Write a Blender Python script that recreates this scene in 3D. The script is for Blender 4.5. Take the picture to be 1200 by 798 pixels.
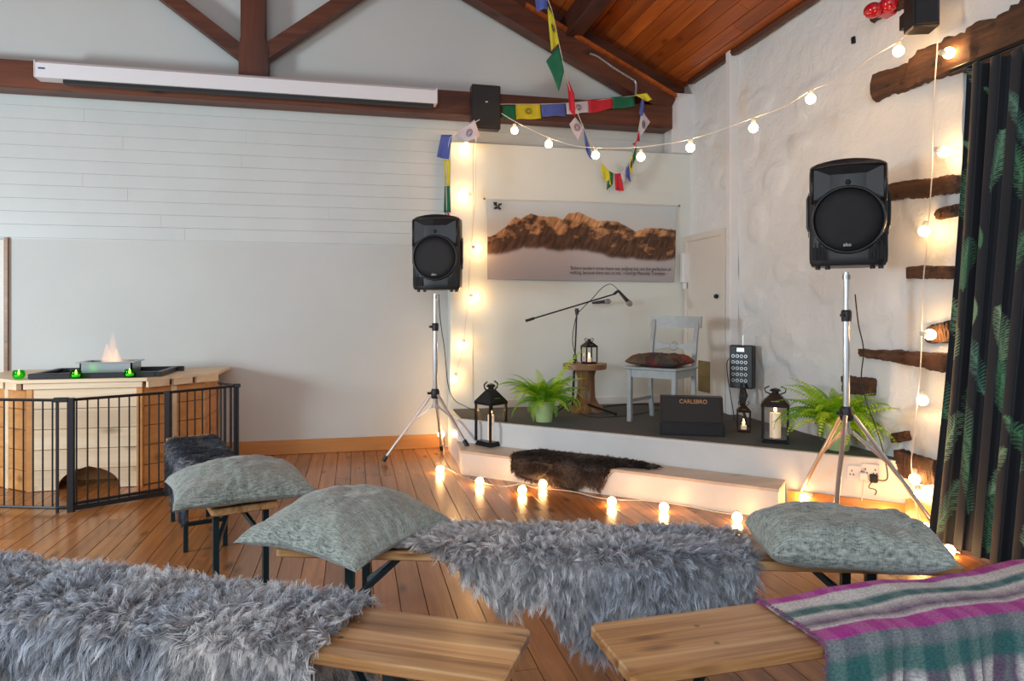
import bpy, math, random
import numpy as np
from mathutils import Vector, Matrix, Euler
random.seed(7)
RNG = np.random.default_rng(11)
PI = math.pi
for o in list(bpy.data.objects):
    bpy.data.objects.remove(o)
SC = bpy.context.scene
C = SC.collection

# ------------------------------------------------------------------ camera, world, lights, exposure
FPX, CX, HY, CH = 810.0, 600.0, 362.0, 1.25      # focal length (pixels of 1200), horizon row, camera height
YAW = math.atan(185.0 / FPX)
CS, SN = math.cos(YAW), math.sin(YAW)
cd = bpy.data.cameras.new('camera')
cam = bpy.data.objects.new('camera', cd)
C.objects.link(cam)
cam.location = (0, 0, CH)
cam.rotation_euler = (PI / 2, 0, -YAW)
cd.sensor_width = 36.0
cd.lens = 36.0 * FPX / 1200.0
cd.shift_y = (HY - 399.0) / 1200.0
cd.clip_start = 0.05
SC.camera = cam
w = bpy.data.worlds.new('world')
SC.world = w
w.use_nodes = True
bg = w.node_tree.nodes['Background']
bg.inputs[0].default_value = (0.74, 0.87, 1.0, 1)
bg.inputs[1].default_value = 0.95
SC.view_settings.view_transform = 'Standard'
SC.view_settings.look = 'None'
SC.view_settings.exposure = 0.0
SC.view_settings.gamma = 1.0
SC.view_settings.use_curve_mapping = False


def area(name, loc, aim, size, sy, power, col):
    l = bpy.data.lights.new(name, 'AREA')
    l.shape = 'RECTANGLE'
    l.size, l.size_y, l.energy, l.color = size, sy, power, col
    o = bpy.data.objects.new(name, l)
    C.objects.link(o)
    o.location = loc
    o.rotation_euler = (Vector(aim) - Vector(loc)).to_track_quat('-Z', 'Y').to_euler()
    return o


area('left_window_daylight', (-4.6, 2.75, 1.45), (0.6, 6.0, 1.2), 0.8, 0.7, 150, (0.80, 0.92, 1.0))
area('rear_fill_light', (-1.2, -1.2, 2.6), (0.6, 4.0, 0.8), 3.0, 1.6, 85, (0.86, 0.94, 1.0))  # added soft fill from behind the camera, no window built there


def pix(px, py, d):
    r = (px - CX) / FPX * d
    return Vector((CS * r + SN * d, -SN * r + CS * d, CH + (HY - py) / FPX * d))


def atZ(px, py, z=0.0):
    return pix(px, py, (CH - z) * FPX / (py - HY))


def atY(px, py, Y):
    return pix(px, py, Y / (CS - SN * (px - CX) / FPX))


def atX(px, py, X):
    return pix(px, py, X / (CS * (px - CX) / FPX + SN))


# ------------------------------------------------------------------ materials
def nodes(m):
    m.use_nodes = True
    nt = m.node_tree
    return nt, nt.nodes['Principled BSDF']


def coords(nt, world=False, rnd=False):
    if world:
        out = nt.nodes.new('ShaderNodeNewGeometry').outputs['Position']
    else:
        out = nt.nodes.new('ShaderNodeTexCoord').outputs['Object']
    if rnd:
        oi = nt.nodes.new('ShaderNodeObjectInfo')
        mu = nt.nodes.new('ShaderNodeVectorMath'); mu.operation = 'SCALE'
        cb = nt.nodes.new('ShaderNodeCombineXYZ')
        for i in range(3):
            nt.links.new(oi.outputs['Random'], cb.inputs[i])
        nt.links.new(cb.outputs[0], mu.inputs[0]); mu.inputs['Scale'].default_value = 37.0
        ad = nt.nodes.new('ShaderNodeVectorMath'); ad.operation = 'ADD'
        nt.links.new(out, ad.inputs[0]); nt.links.new(mu.outputs[0], ad.inputs[1])
        out = ad.outputs[0]
    return out


def mapping(nt, v, scale):
    mp = nt.nodes.new('ShaderNodeMapping')
    mp.inputs['Scale'].default_value = scale
    nt.links.new(v, mp.inputs[0])
    return mp.outputs[0]


def noise(nt, v, sc, det=4, rough=0.55, dist=0.0):
    n = nt.nodes.new('ShaderNodeTexNoise')
    n.inputs['Scale'].default_value = sc
    n.inputs['Detail'].default_value = det
    n.inputs['Roughness'].default_value = rough
    n.inputs['Distortion'].default_value = dist
    nt.links.new(v, n.inputs['Vector'])
    return n.outputs['Fac']


def ramp(nt, f, stops):
    r = nt.nodes.new('ShaderNodeValToRGB')
    e = r.color_ramp.elements
    while len(e) < len(stops):
        e.new(0.5)
    for i, (p, c) in enumerate(stops):
        e[i].position = p
        e[i].color = (*c, 1)
    nt.links.new(f, r.inputs[0])
    return r.outputs[0]


def bumpn(nt, b, f, strength, dist=0.01):
    bn = nt.nodes.new('ShaderNodeBump')
    bn.inputs['Strength'].default_value = strength
    bn.inputs['Distance'].default_value = dist
    nt.links.new(f, bn.inputs['Height'])
    nt.links.new(bn.outputs[0], b.inputs['Normal'])


def mixc(nt, f, a, b, mode='MIX'):
    m = nt.nodes.new('ShaderNodeMix'); m.data_type = 'RGBA'; m.blend_type = mode
    for s, v in ((m.inputs[0], f), (m.inputs[6], a), (m.inputs[7], b)):
        if hasattr(v, 'links'):
            nt.links.new(v, s)
        elif isinstance(v, (int, float)):
            s.default_value = v
        else:
            s.default_value = (*v, 1)
    return m.outputs[2]


def mathn(nt, op, a, b=0.0):
    m = nt.nodes.new('ShaderNodeMath'); m.operation = op
    for s, v in ((m.inputs[0], a), (m.inputs[1], b)):
        if hasattr(v, 'links'):
            nt.links.new(v, s)
        else:
            s.default_value = v
    return m.outputs[0]


def mat(name, col, rough=0.5, metal=0.0, var=0.12, scale=8.0, bump=0.0, bscale=60.0, world=False, emit=None, es=1.0, sheen=0.0, col2=None, stretch=(1, 1, 1), coat=0.0):
    m = bpy.data.materials.new(name)
    nt, b = nodes(m)
    v = mapping(nt, coords(nt, world), stretch)
    c2 = col2 or tuple(x * (1 - var * 2) for x in col)
    n = noise(nt, v, scale, 5)
    nt.links.new(ramp(nt, n, [(0.3, c2), (0.68, col)]), b.inputs['Base Color'])
    b.inputs['Roughness'].default_value = rough
    b.inputs['Metallic'].default_value = metal
    b.inputs['Sheen Weight'].default_value = sheen
    b.inputs['Coat Weight'].default_value = coat
    if bump:
        bumpn(nt, b, noise(nt, v, bscale, 4), bump)
    if emit:
        b.inputs['Emission Color'].default_value = (*emit, 1)
        b.inputs['Emission Strength'].default_value = es
    return m


def wood(name, dark, light, axis=1, fine=1.0, rough=0.4, world=True, knots=0.6, rnd=True, vary=0.25, bump=0.15, coat=0.0, hue=None):
    m = bpy.data.materials.new(name)
    nt, b = nodes(m)
    v = coords(nt, world, rnd)
    s = [14.0 * fine] * 3
    s[axis] = 0.9 * fine
    vs = mapping(nt, v, tuple(s))
    n1 = noise(nt, vs, 1.0, 8, 0.65, 0.8)
    s2 = [5.0 * fine] * 3
    s2[axis] = 0.35 * fine
    n2 = noise(nt, mapping(nt, v, tuple(s2)), 1.0, 3, 0.5, 0.3)
    f = mathn(nt, 'ADD', mathn(nt, 'MULTIPLY', n1, 0.65), mathn(nt, 'MULTIPLY', n2, 0.35))
    c = ramp(nt, f, [(0.30, dark), (0.50, tuple((a + b_) / 2 for a, b_ in zip(dark, light))), (0.66, light)])
    s3 = [7.0 * fine] * 3
    s3[axis] = 2.8 * fine
    vo = nt.nodes.new('ShaderNodeTexVoronoi')
    nt.links.new(mapping(nt, v, tuple(s3)), vo.inputs['Vector'])
    vo.inputs['Scale'].default_value = 1.0
    kf = nt.nodes.new('ShaderNodeMapRange')
    nt.links.new(vo.outputs['Distance'], kf.inputs[0])
    for i, x in ((1, 0.05), (2, 0.22), (3, knots), (4, 0.0)):
        kf.inputs[i].default_value = x
    c = mixc(nt, kf.outputs[0], c, tuple(x * 0.35 for x in dark))
    if vary:
        oi = nt.nodes.new('ShaderNodeObjectInfo')
        hs = nt.nodes.new('ShaderNodeHueSaturation')
        mr = nt.nodes.new('ShaderNodeMapRange')
        nt.links.new(oi.outputs['Random'], mr.inputs[0])
        mr.inputs[3].default_value = 1 - vary
        mr.inputs[4].default_value = 1 + vary
        nt.links.new(mr.outputs[0], hs.inputs['Value'])
        nt.links.new(c, hs.inputs['Color'])
        c = hs.outputs[0]
    nt.links.new(c, b.inputs['Base Color'])
    b.inputs['Roughness'].default_value = rough
    b.inputs['Coat Weight'].default_value = coat
    b.inputs['Coat Roughness'].default_value = 0.15
    bumpn(nt, b, n1, bump, 0.003)
    return m


def vcol_mat(name, rough=0.8, sheen=0.0, bump=0.0, bscale=400, transl=0.0):
    m = bpy.data.materials.new(name)
    nt, b = nodes(m)
    a = nt.nodes.new('ShaderNodeVertexColor')
    a.layer_name = 'Col'
    nt.links.new(a.outputs[0], b.inputs['Base Color'])
    b.inputs['Roughness'].default_value = rough
    b.inputs['Sheen Weight'].default_value = sheen
    b.inputs['Specular IOR Level'].default_value = 0.3
    if bump:
        bumpn(nt, b, noise(nt, coords(nt), bscale, 3), bump, 0.002)
    if transl:
        t = nt.nodes.new('ShaderNodeBsdfTranslucent')
        nt.links.new(a.outputs[0], t.inputs[0])
        mx = nt.nodes.new('ShaderNodeMixShader'); mx.inputs[0].default_value = transl
        nt.links.new(b.outputs[0], mx.inputs[1]); nt.links.new(t.outputs[0], mx.inputs[2])
        nt.links.new(mx.outputs[0], nt.nodes['Material Output'].inputs[0])
    return m


def emis(name, col, s):
    m = bpy.data.materials.new(name)
    nt, b = nodes(m)
    b.inputs['Base Color'].default_value = (*col, 1)
    b.inputs['Emission Color'].default_value = (*col, 1)
    b.inputs['Emission Strength'].default_value = s
    return m


def glassm(name, tint=(1, 1, 1), gl=0.10):
    m = bpy.data.materials.new(name)
    nt, b = nodes(m)
    t = nt.nodes.new('ShaderNodeBsdfTransparent'); t.inputs[0].default_value = (*tint, 1)
    g = nt.nodes.new('ShaderNodeBsdfGlossy'); g.inputs['Roughness'].default_value = 0.03
    fr = nt.nodes.new('ShaderNodeLayerWeight'); fr.inputs[0].default_value = .5
    mx = nt.nodes.new('ShaderNodeMixShader')
    nt.links.new(mathn(nt, 'ADD', mathn(nt, 'MULTIPLY', mathn(nt, 'POWER', fr.outputs['Facing'], 4.0), 0.3), gl * 0.2), mx.inputs[0])
    nt.links.new(t.outputs[0], mx.inputs[1]); nt.links.new(g.outputs[0], mx.inputs[2])
    nt.links.new(mx.outputs[0], nt.nodes['Material Output'].inputs[0])
    return m


W = {}
W['floor'] = wood('floor_wood', (0.20, 0.066, 0.018), (0.52, 0.215, 0.062), 1, 1.0, 0.25, vary=0.20, knots=0.75, coat=0.15)
W['ceil'] = wood('ceiling_wood', (0.22, 0.042, 0.008), (0.52, 0.135, 0.022), 1, 1.0, 0.32, vary=0.2, knots=0.7)
W['truss'] = wood('truss_wood', (0.030, 0.009, 0.005), (0.17, 0.050, 0.020), 0, 0.8, 0.5, vary=0.1, knots=0.8)
W['truss_z'] = wood('truss_post_wood', (0.030, 0.009, 0.005), (0.14, 0.040, 0.017), 2, 0.8, 0.5, vary=0.1, knots=0.8)
W['purlin'] = wood('purlin_wood', (0.03, 0.011, 0.007), (0.10, 0.030, 0.014), 1, 0.8, 0.5, vary=0.1, knots=0.8)
W['oldtimber'] = wood('old_timber_wood', (0.014, 0.007, 0.004), (0.135, 0.058, 0.028), 1, 2.2, 0.8, vary=0.2, knots=0.9, bump=1.0)
W['skirting'] = wood('skirting_wood', (0.42, 0.17, 0.045), (0.62, 0.30, 0.09), 0, 0.8, 0.35, vary=0.06, knots=0.8)
W['pine'] = wood('pine_board', (0.66, 0.47, 0.28), (0.86, 0.71, 0.50), 0, 0.9, 0.5, vary=0.07, knots=0.75)
W['pine_warm_shaded'] = wood('pine_board_warm_shaded', (0.46, 0.19, 0.050), (0.70, 0.34, 0.11), 0, 0.9, 0.5, vary=0.08, knots=0.7)  # orange pine, with the shade of the table sides put into the colour
W['stump'] = wood('stump_wood', (0.10, 0.042, 0.015), (0.33, 0.17, 0.07), 2, 1.6, 0.4, False, 0.3, True, 0.0, 0.7)
W['stump_top'] = wood('stump_top_wood', (0.16, 0.07, 0.025), (0.36, 0.19, 0.08), 0, 1.2, 0.4, False, 0.5, True, 0.0, 0.4)
W['step'] = wood('step_wood', (0.50, 0.40, 0.31), (0.66, 0.56, 0.45), 0, 0.9, 0.45, vary=0.04, knots=0.5)


def bench_wood():
    m = bpy.data.materials.new('bench_wood')
    nt, b = nodes(m)
    v = coords(nt, False, False)
    oi = nt.nodes.new('ShaderNodeObjectInfo')
    sp = nt.nodes.new('ShaderNodeSeparateXYZ'); nt.links.new(v, sp.inputs[0])
    strip = mathn(nt, 'FLOOR', mathn(nt, 'MULTIPLY', sp.outputs[1], 15.0))
    wn = nt.nodes.new('ShaderNodeTexWhiteNoise'); wn.noise_dimensions = '2D'
    cb = nt.nodes.new('ShaderNodeCombineXYZ')
    nt.links.new(strip, cb.inputs[0]); nt.links.new(oi.outputs['Random'], cb.inputs[1])
    nt.links.new(cb.outputs[0], wn.inputs[0])
    off = nt.nodes.new('ShaderNodeVectorMath'); off.operation = 'ADD'
    sc = nt.nodes.new('ShaderNodeVectorMath'); sc.operation = 'SCALE'; sc.inputs['Scale'].default_value = 20
    nt.links.new(wn.outputs['Color'], sc.inputs[0])
    nt.links.new(v, off.inputs[0]); nt.links.new(sc.outputs[0], off.inputs[1])
    n1 = noise(nt, mapping(nt, off.outputs[0], (1.6, 46, 46)), 1.0, 7, 0.6, 1.0)
    n2 = noise(nt, mapping(nt, off.outputs[0], (1.0, 9, 9)), 1.0, 3)
    f = mathn(nt, 'ADD', mathn(nt, 'MULTIPLY', n1, 0.55), mathn(nt, 'MULTIPLY', n2, 0.45))
    c = ramp(nt, f, [(0.36, (0.24, 0.095, 0.030)), (0.49, (0.50, 0.26, 0.10)), (0.62, (0.68, 0.44, 0.22))])
    vo = nt.nodes.new('ShaderNodeTexVoronoi'); vo.inputs['Scale'].default_value = 1.0
    nt.links.new(mapping(nt, off.outputs[0], (4, 14, 14)), vo.inputs['Vector'])
    kf = nt.nodes.new('ShaderNodeMapRange')
    nt.links.new(vo.outputs['Distance'], kf.inputs[0])
    for i, x in ((1, 0.06), (2, 0.26), (3, 0.9), (4, 0.0)):
        kf.inputs[i].default_value = x
    c = mixc(nt, kf.outputs[0], c, (0.10, 0.035, 0.012))
    hs = nt.nodes.new('ShaderNodeHueSaturation')
    mr = nt.nodes.new('ShaderNodeMapRange'); nt.links.new(wn.outputs['Value'], mr.inputs[0])
    mr.inputs[3].default_value = 0.62; mr.inputs[4].default_value = 1.25
    nt.links.new(mr.outputs[0], hs.inputs['Value']); nt.links.new(c, hs.inputs['Color'])
    nt.links.new(hs.outputs[0], b.inputs['Base Color'])
    b.inputs['Roughness'].default_value = 0.3
    b.inputs['Coat Weight'].default_value = 0.35
    b.inputs['Coat Roughness'].default_value = 0.2
    bumpn(nt, b, n1, 0.15, 0.002)
    return m


W['bench'] = bench_wood()
M = {}
M['white_board'] = mat('white_painted_board', (0.580, 0.610, 0.585), 0.42, var=0.03, scale=3, bump=0.06, bscale=30, world=True)
M['plaster'] = mat('smooth_white_plaster', (0.580, 0.605, 0.580), 0.75, var=0.03, scale=1.2, bump=0.08, bscale=14, world=True)
M['stage_panel'] = mat('panel_white_paint', (0.715, 0.755, 0.700), 0.55, var=0.025, scale=2, bump=0.05, bscale=25, world=True)
M['stage_white'] = mat('stage_white_paint', (0.74, 0.73, 0.70), 0.35, var=0.04, scale=4, bump=0.05, bscale=40, world=True)


def rough_plaster():
    m = bpy.data.materials.new('rough_whitewash')
    nt, b = nodes(m)
    v = coords(nt, True)
    n = noise(nt, v, 1.4, 5, 0.6, 0.5)
    c = ramp(nt, n, [(0.24, (0.70, 0.62, 0.50)), (0.36, (0.71, 0.735, 0.725)), (0.7, (0.72, 0.765, 0.78))])
    nt.links.new(c, b.inputs['Base Color'])
    b.inputs['Roughness'].default_value = 0.6
    bumpn(nt, b, noise(nt, v, 7.0, 8, 0.6, 0.4), 0.6, 0.03)
    return m


M['whitewash'] = rough_plaster()
M['gap'] = mat('dark_gap', (0.030, 0.014, 0.008), 0.9, world=True)
M['trunk'] = mat('white_trunking', (0.74, 0.75, 0.75), 0.4, var=0.02)
M['plastic'] = mat('black_plastic', (0.011, 0.012, 0.014), 0.38, var=0.1, bump=0.15, bscale=300)
M['grille'] = mat('speaker_grille', (0.012, 0.013, 0.015), 0.5, bump=0.5, bscale=420)
M['blackmetal'] = mat('black_metal', (0.018, 0.018, 0.020), 0.35, 0.4, var=0.1)
M['fence'] = mat('black_fence_metal', (0.022, 0.024, 0.028), 0.4, 0.3, var=0.1)
M['alu'] = mat('aluminium_tube', (0.72, 0.72, 0.72), 0.28, 0.9, var=0.05)
M['steel'] = mat('brushed_steel', (0.45, 0.47, 0.47), 0.3, 0.9, var=0.08)
M['benchleg'] = mat('dark_green_leg_metal', (0.006, 0.028, 0.036), 0.35, 0.2, var=0.1)
M['screen'] = mat('screen_casing_white', (0.78, 0.79, 0.80), 0.25, var=0.01)
M['screen_slot'] = mat('screen_slot_black', (0.01, 0.01, 0.012), 0.5)
M['blue_mark'] = mat('blue_mark', (0.05, 0.10, 0.35), 0.5)
M['carpet'] = mat('grey_stage_carpet', (0.105, 0.115, 0.112), 0.95, var=0.15, scale=60, bump=0.6, bscale=500, world=True)
M['cable_w'] = mat('white_cable', (0.72, 0.68, 0.60), 0.5, var=0.03)
M['cable_b'] = mat('black_cable', (0.015, 0.015, 0.016), 0.5)
M['conduit'] = mat('grey_conduit', (0.33, 0.33, 0.34), 0.35, 0.7)
M['door'] = mat('door_cream_paint', (0.70, 0.67, 0.60), 0.45, var=0.03, scale=2)
M['brass'] = mat('brass_vent', (0.30, 0.22, 0.09), 0.4, 0.5)
M['chair'] = mat('chair_grey_paint', (0.35, 0.385, 0.39), 0.4, var=0.08, scale=20)
M['cushion'] = None
M['pot'] = mat('lime_pot_glaze', (0.50, 0.66, 0.30), 0.25, var=0.12, scale=9)
M['soil'] = mat('dark_soil', (0.03, 0.018, 0.01), 0.95, bump=1.0, bscale=80)
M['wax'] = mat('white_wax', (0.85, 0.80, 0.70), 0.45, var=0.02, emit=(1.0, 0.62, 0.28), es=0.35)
M['flame'] = emis('candle_flame', (1.0, 0.55, 0.16), 18.0)
M['bulb'] = emis('warm_bulb', (1.0, 0.56, 0.22), 58.0)
M['glass'] = glassm('clear_glass')
M['greenglass'] = glassm('green_glass', (0.25, 0.92, 0.30))
M['red'] = mat('red_lamp_plastic', (0.55, 0.01, 0.02), 0.15, var=0.1, coat=0.5)
M['logo'] = mat('silver_logo', (0.75, 0.75, 0.75), 0.4)
M['bronze_text'] = mat('bronze_lettering', (0.62, 0.36, 0.17), 0.4)
M['ink'] = mat('black_ink', (0.05, 0.045, 0.045), 0.8)
M['socket'] = mat('white_socket_plastic', (0.80, 0.78, 0.74), 0.3, var=0.01)
M['hole'] = mat('dark_hole', (0.01, 0.01, 0.01), 0.8)


def fabric(name, c1, c2, s=420.0, rnd=False, slub=(45, 520, 45)):
    m = bpy.data.materials.new(name)
    nt, b = nodes(m)
    v = coords(nt, False)
    a = noise(nt, mapping(nt, v, slub), 1.0, 3, 0.6)
    a2 = noise(nt, mapping(nt, v, (slub[1], slub[0], slub[2])), 1.0, 3, 0.6)
    lo = noise(nt, v, 7.0, 3)
    f = mathn(nt, 'ADD', mathn(nt, 'MULTIPLY', a, 0.55), mathn(nt, 'MULTIPLY', a2, 0.3))
    f = mathn(nt, 'ADD', f, mathn(nt, 'MULTIPLY', lo, 0.15))
    nt.links.new(ramp(nt, f, [(0.38, c1), (0.60, c2)]), b.inputs['Base Color'])
    b.inputs['Roughness'].default_value = 0.85
    b.inputs['Sheen Weight'].default_value = 0.25
    bumpn(nt, b, f, 0.55, 0.003)
    return m


M['cushion'] = fabric('sage_weave', (0.060, 0.082, 0.074), (0.40, 0.45, 0.40))


# ------------------------------------------------------------------ mesh building helpers
class MB:
    def __init__(s):
        s.v, s.f = [], []

    def add(s, vs, fs, mx=None):
        n = len(s.v)
        s.v += [tuple(mx @ Vector(p)) if mx else tuple(p) for p in vs]
        s.f += [tuple(i + n for i in f) for f in fs]
        return s

    def box(s, a, b, mx=None, bev=0.0):
        x0, y0, z0 = a
        x1, y1, z1 = b
        if bev <= 0:
            vs = [(x0, y0, z0), (x1, y0, z0), (x1, y1, z0), (x0, y1, z0), (x0, y0, z1), (x1, y0, z1), (x1, y1, z1), (x0, y1, z1)]
            return s.add(vs, [(0, 3, 2, 1), (4, 5, 6, 7), (0, 1, 5, 4), (1, 2, 6, 5), (2, 3, 7, 6), (3, 0, 4, 7)], mx)
        e = bev
        vs, ix = [], {}
        for i, X in enumerate((x0, x1)):
            for j, Y in enumerate((y0, y1)):
                for k, Z in enumerate((z0, z1)):
                    sx, sy, sz = (1, -1)[i], (1, -1)[j], (1, -1)[k]
                    for t, p in enumerate(((X, Y + sy * e, Z + sz * e), (X + sx * e, Y, Z + sz * e), (X + sx * e, Y + sy * e, Z))):
                        ix[(i, j, k, t)] = len(vs)
                        vs.append(p)
        fs = []
        for t, (ax, b1, b2) in enumerate(((0, 1, 2), (1, 0, 2), (2, 0, 1))):
            for sd in (0, 1):
                q = []
                for u, v in ((0, 0), (1, 0), (1, 1), (0, 1)):
                    k = [0, 0, 0]; k[ax] = sd; k[b1] = u; k[b2] = v
                    q.append(ix[(*k, t)])
                fs.append(tuple(q))
        for ax in range(3):
            o1, o2 = [a_ for a_ in range(3) if a_ != ax]
            for u in (0, 1):
                for v in (0, 1):
                    k0 = [0, 0, 0]; k0[o1] = u; k0[o2] = v
                    k1 = list(k0); k1[ax] = 1
                    fs.append((ix[(*k0, o1)], ix[(*k1, o1)], ix[(*k1, o2)], ix[(*k0, o2)]))
        for i in (0, 1):
            for j in (0, 1):
                for k in (0, 1):
                    fs.append((ix[(i, j, k, 0)], ix[(i, j, k, 1)], ix[(i, j, k, 2)]))
        return s.add(vs, fs, mx)

    def tube(s, pts, r, n=8, closed=False, mx=None, sq=False):
        pts = [Vector(p) for p in pts]
        rs = r if isinstance(r, (list, tuple)) else [r] * len(pts)
        vs, fs = [], []
        up = None
        for i, p in enumerate(pts):
            if closed:
                t = (pts[(i + 1) % len(pts)] - pts[i - 1])
            else:
                t = pts[min(i + 1, len(pts) - 1)] - pts[max(i - 1, 0)]
            if t.length < 1e-9:
                t = Vector((0, 0, 1))
            t.normalize()
            if up is None:
                up = Vector((0, 0, 1)) if abs(t.z) < 0.9 else Vector((0, 1, 0))
            a = t.cross(up)
            if a.length < 1e-4:
                a = t.cross(Vector((1, 0, 0)))
            a.normalize()
            b = a.cross(t).normalized()
            up = b
            for k in range(n):
                an = 2 * PI * (k + (0.5 if sq else 0)) / n
                vs.append(p + (a * math.cos(an) + b * math.sin(an)) * rs[i])
        m = len(pts)
        for i in range(m if closed else m - 1):
            for k in range(n):
                j = (i + 1) % m
                fs.append((i * n + k, i * n + (k + 1) % n, j * n + (k + 1) % n, j * n + k))
        if not closed:
            fs.append(tuple(range(n - 1, -1, -1)))
            fs.append(tuple((m - 1) * n + k for k in range(n)))
        return s.add(vs, fs, mx)

    def lathe(s, prof, n=20, mx=None, cap=True):
        vs, fs = [], []
        for r, z in prof:
            for k in range(n):
                a = 2 * PI * k / n
                vs.append((r * math.cos(a), r * math.sin(a), z))
        for i in range(len(prof) - 1):
            for k in range(n):
                fs.append((i * n + k, i * n + (k + 1) % n, (i + 1) * n + (k + 1) % n, (i + 1) * n + k))
        if cap:
            fs.append(tuple(range(n - 1, -1, -1)))
            fs.append(tuple((len(prof) - 1) * n + k for k in range(n)))
        return s.add(vs, fs, mx)

    def prism(s, poly, z0, z1, mx=None):
        n = len(poly)
        vs = [(x, y, z0) for x, y in poly] + [(x, y, z1) for x, y in poly]
        fs = [tuple(range(n - 1, -1, -1)), tuple(range(n, 2 * n))]
        fs += [(i, (i + 1) % n, n + (i + 1) % n, n + i) for i in range(n)]
        return s.add(vs, fs, mx)

    def sphere(s, c, r, n=12, m=8, sc=(1, 1, 1)):
        vs, fs = [], []
        for i in range(m + 1):
            th = PI * i / m
            for k in range(n):
                ph = 2 * PI * k / n
                vs.append((c[0] + r * sc[0] * math.sin(th) * math.cos(ph), c[1] + r * sc[1] * math.sin(th) * math.sin(ph), c[2] + r * sc[2] * math.cos(th)))
        for i in range(m):
            for k in range(n):
                q = (i * n + k, (i + 1) * n + k, (i + 1) * n + (k + 1) % n, i * n + (k + 1) % n)
                if i == 0:
                    q = (q[0], q[1], q[2])
                elif i == m - 1:
                    q = (q[0], q[1], q[3])
                fs.append(q)
        return s.add(vs, fs)

    def build(s, name, m, parent=None, world=False, smooth=False, loc=None):
        me = bpy.data.meshes.new(name)
        vs = s.v
        if parent is not None and world:
            inv = pmat(parent).inverted()
            vs = [tuple(inv @ Vector(p)) for p in vs]
        if loc is not None:
            vs = [(p[0] - loc[0], p[1] - loc[1], p[2] - loc[2]) for p in vs]
        me.from_pydata(vs, [], s.f)
        me.validate()
        if m:
            me.materials.append(m)
        if smooth is True:
            me.shade_smooth()
        elif smooth:
            me.shade_smooth()
            me.set_sharp_from_angle(angle=math.radians(smooth))
        o = bpy.data.objects.new(name, me)
        C.objects.link(o)
        o.parent = parent
        if loc is not None:
            o.location = loc
        return o


def pmat(o):
    m = Matrix.LocRotScale(o.location, o.rotation_euler, o.scale)
    return pmat(o.parent) @ m if o.parent else m


def tag(o, label=None, cat=None, group=None, kind=None):
    for k, v in (('label', label), ('category', cat), ('group', group), ('kind', kind)):
        if v:
            o[k] = v
    return o


def thing(name, label, cat, loc=(0, 0, 0), rz=0.0, group=None):
    o = bpy.data.objects.new(name, None)
    o.empty_display_size = 0.1
    C.objects.link(o)
    o.location = loc
    o.rotation_euler = (0, 0, rz)
    return tag(o, label, cat, group)


def shared(name, me, parent, mx):
    o = bpy.data.objects.new(name, me)
    C.objects.link(o)
    o.parent = parent
    o.matrix_local = mx
    return o


def fast_mesh(name, V, F, m, parent=None, col=None, smooth=True, uv=None, tri=False):
    k = F.shape[1]
    me = bpy.data.meshes.new(name)
    me.vertices.add(len(V))
    me.vertices.foreach_set('co', V.astype(np.float32).ravel())
    me.loops.add(F.size)
    me.loops.foreach_set('vertex_index', F.astype(np.int32).ravel())
    me.polygons.add(len(F))
    me.polygons.foreach_set('loop_start', np.arange(0, F.size, k, dtype=np.int32))
    me.update(calc_edges=True)
    if smooth:
        me.polygons.foreach_set('use_smooth', np.ones(len(F), dtype=bool))
    if col is not None:
        a = me.color_attributes.new('Col', 'FLOAT_COLOR', 'POINT')
        c4 = np.ones((len(V), 4), np.float32)
        c4[:, :3] = col
        a.data.foreach_set('color', c4.ravel())
    if uv is not None:
        l = me.uv_layers.new(name='UVMap')
        l.data.foreach_set('uv', uv[F.ravel()].astype(np.float32).ravel())
    me.materials.append(m)
    o = bpy.data.objects.new(name, me)
    C.objects.link(o)
    o.parent = parent
    return o


def gridF(nu, nv):
    i, j = np.meshgrid(np.arange(nu - 1), np.arange(nv - 1), indexing='ij')
    a = (i * nv + j).ravel()
    return np.stack([a, a + nv, a + nv + 1, a + 1], 1)


_tab = RNG.random((256, 256))


def vnoise(x, y):
    xi, yi = np.floor(x).astype(int), np.floor(y).astype(int)
    fx, fy = x - xi, y - yi
    fx, fy = fx * fx * (3 - 2 * fx), fy * fy * (3 - 2 * fy)
    g = lambda a, b: _tab[a % 256, b % 256]
    return (g(xi, yi) * (1 - fx) + g(xi + 1, yi) * fx) * (1 - fy) + (g(xi, yi + 1) * (1 - fx) + g(xi + 1, yi + 1) * fx) * fy


def fbm(x, y, o=4):
    s, a, t = 0, 1.0, 0
    for k in range(o):
        s = s + a * vnoise(x * 2 ** k + 17 * k, y * 2 ** k + 31 * k)
        t += a
        a *= 0.5
    return s / t


_txt = [0]


def text(name, s, size, m, parent, mx, ext=0.0005, align='LEFT', width=None):
    cu = bpy.data.curves.new(name, 'FONT')
    cu.body = s
    cu.size = size
    cu.extrude = ext
    cu.align_x = align
    cu.resolution_u = 3
    o = bpy.data.objects.new(name, cu)
    C.objects.link(o)
    bpy.context.view_layer.update()
    me = bpy.data.meshes.new_from_object(o.evaluated_get(bpy.context.evaluated_depsgraph_get()))
    bpy.data.objects.remove(o)
    xs = [v.co.x for v in me.vertices]
    if width:
        k = width / (max(xs) - min(xs))
        for v in me.vertices:
            v.co.x *= k
    me.materials.clear()
    me.materials.append(m)
    return shared(name, me, parent, mx)


def face_mx(loc, rz, flip=True):
    """text plane standing upright, readable when looked at along +Y turned by rz"""
    return Matrix.Translation(loc) @ Matrix.Rotation(rz, 4, 'Z') @ Matrix.Rotation(PI / 2, 4, 'X')


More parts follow.
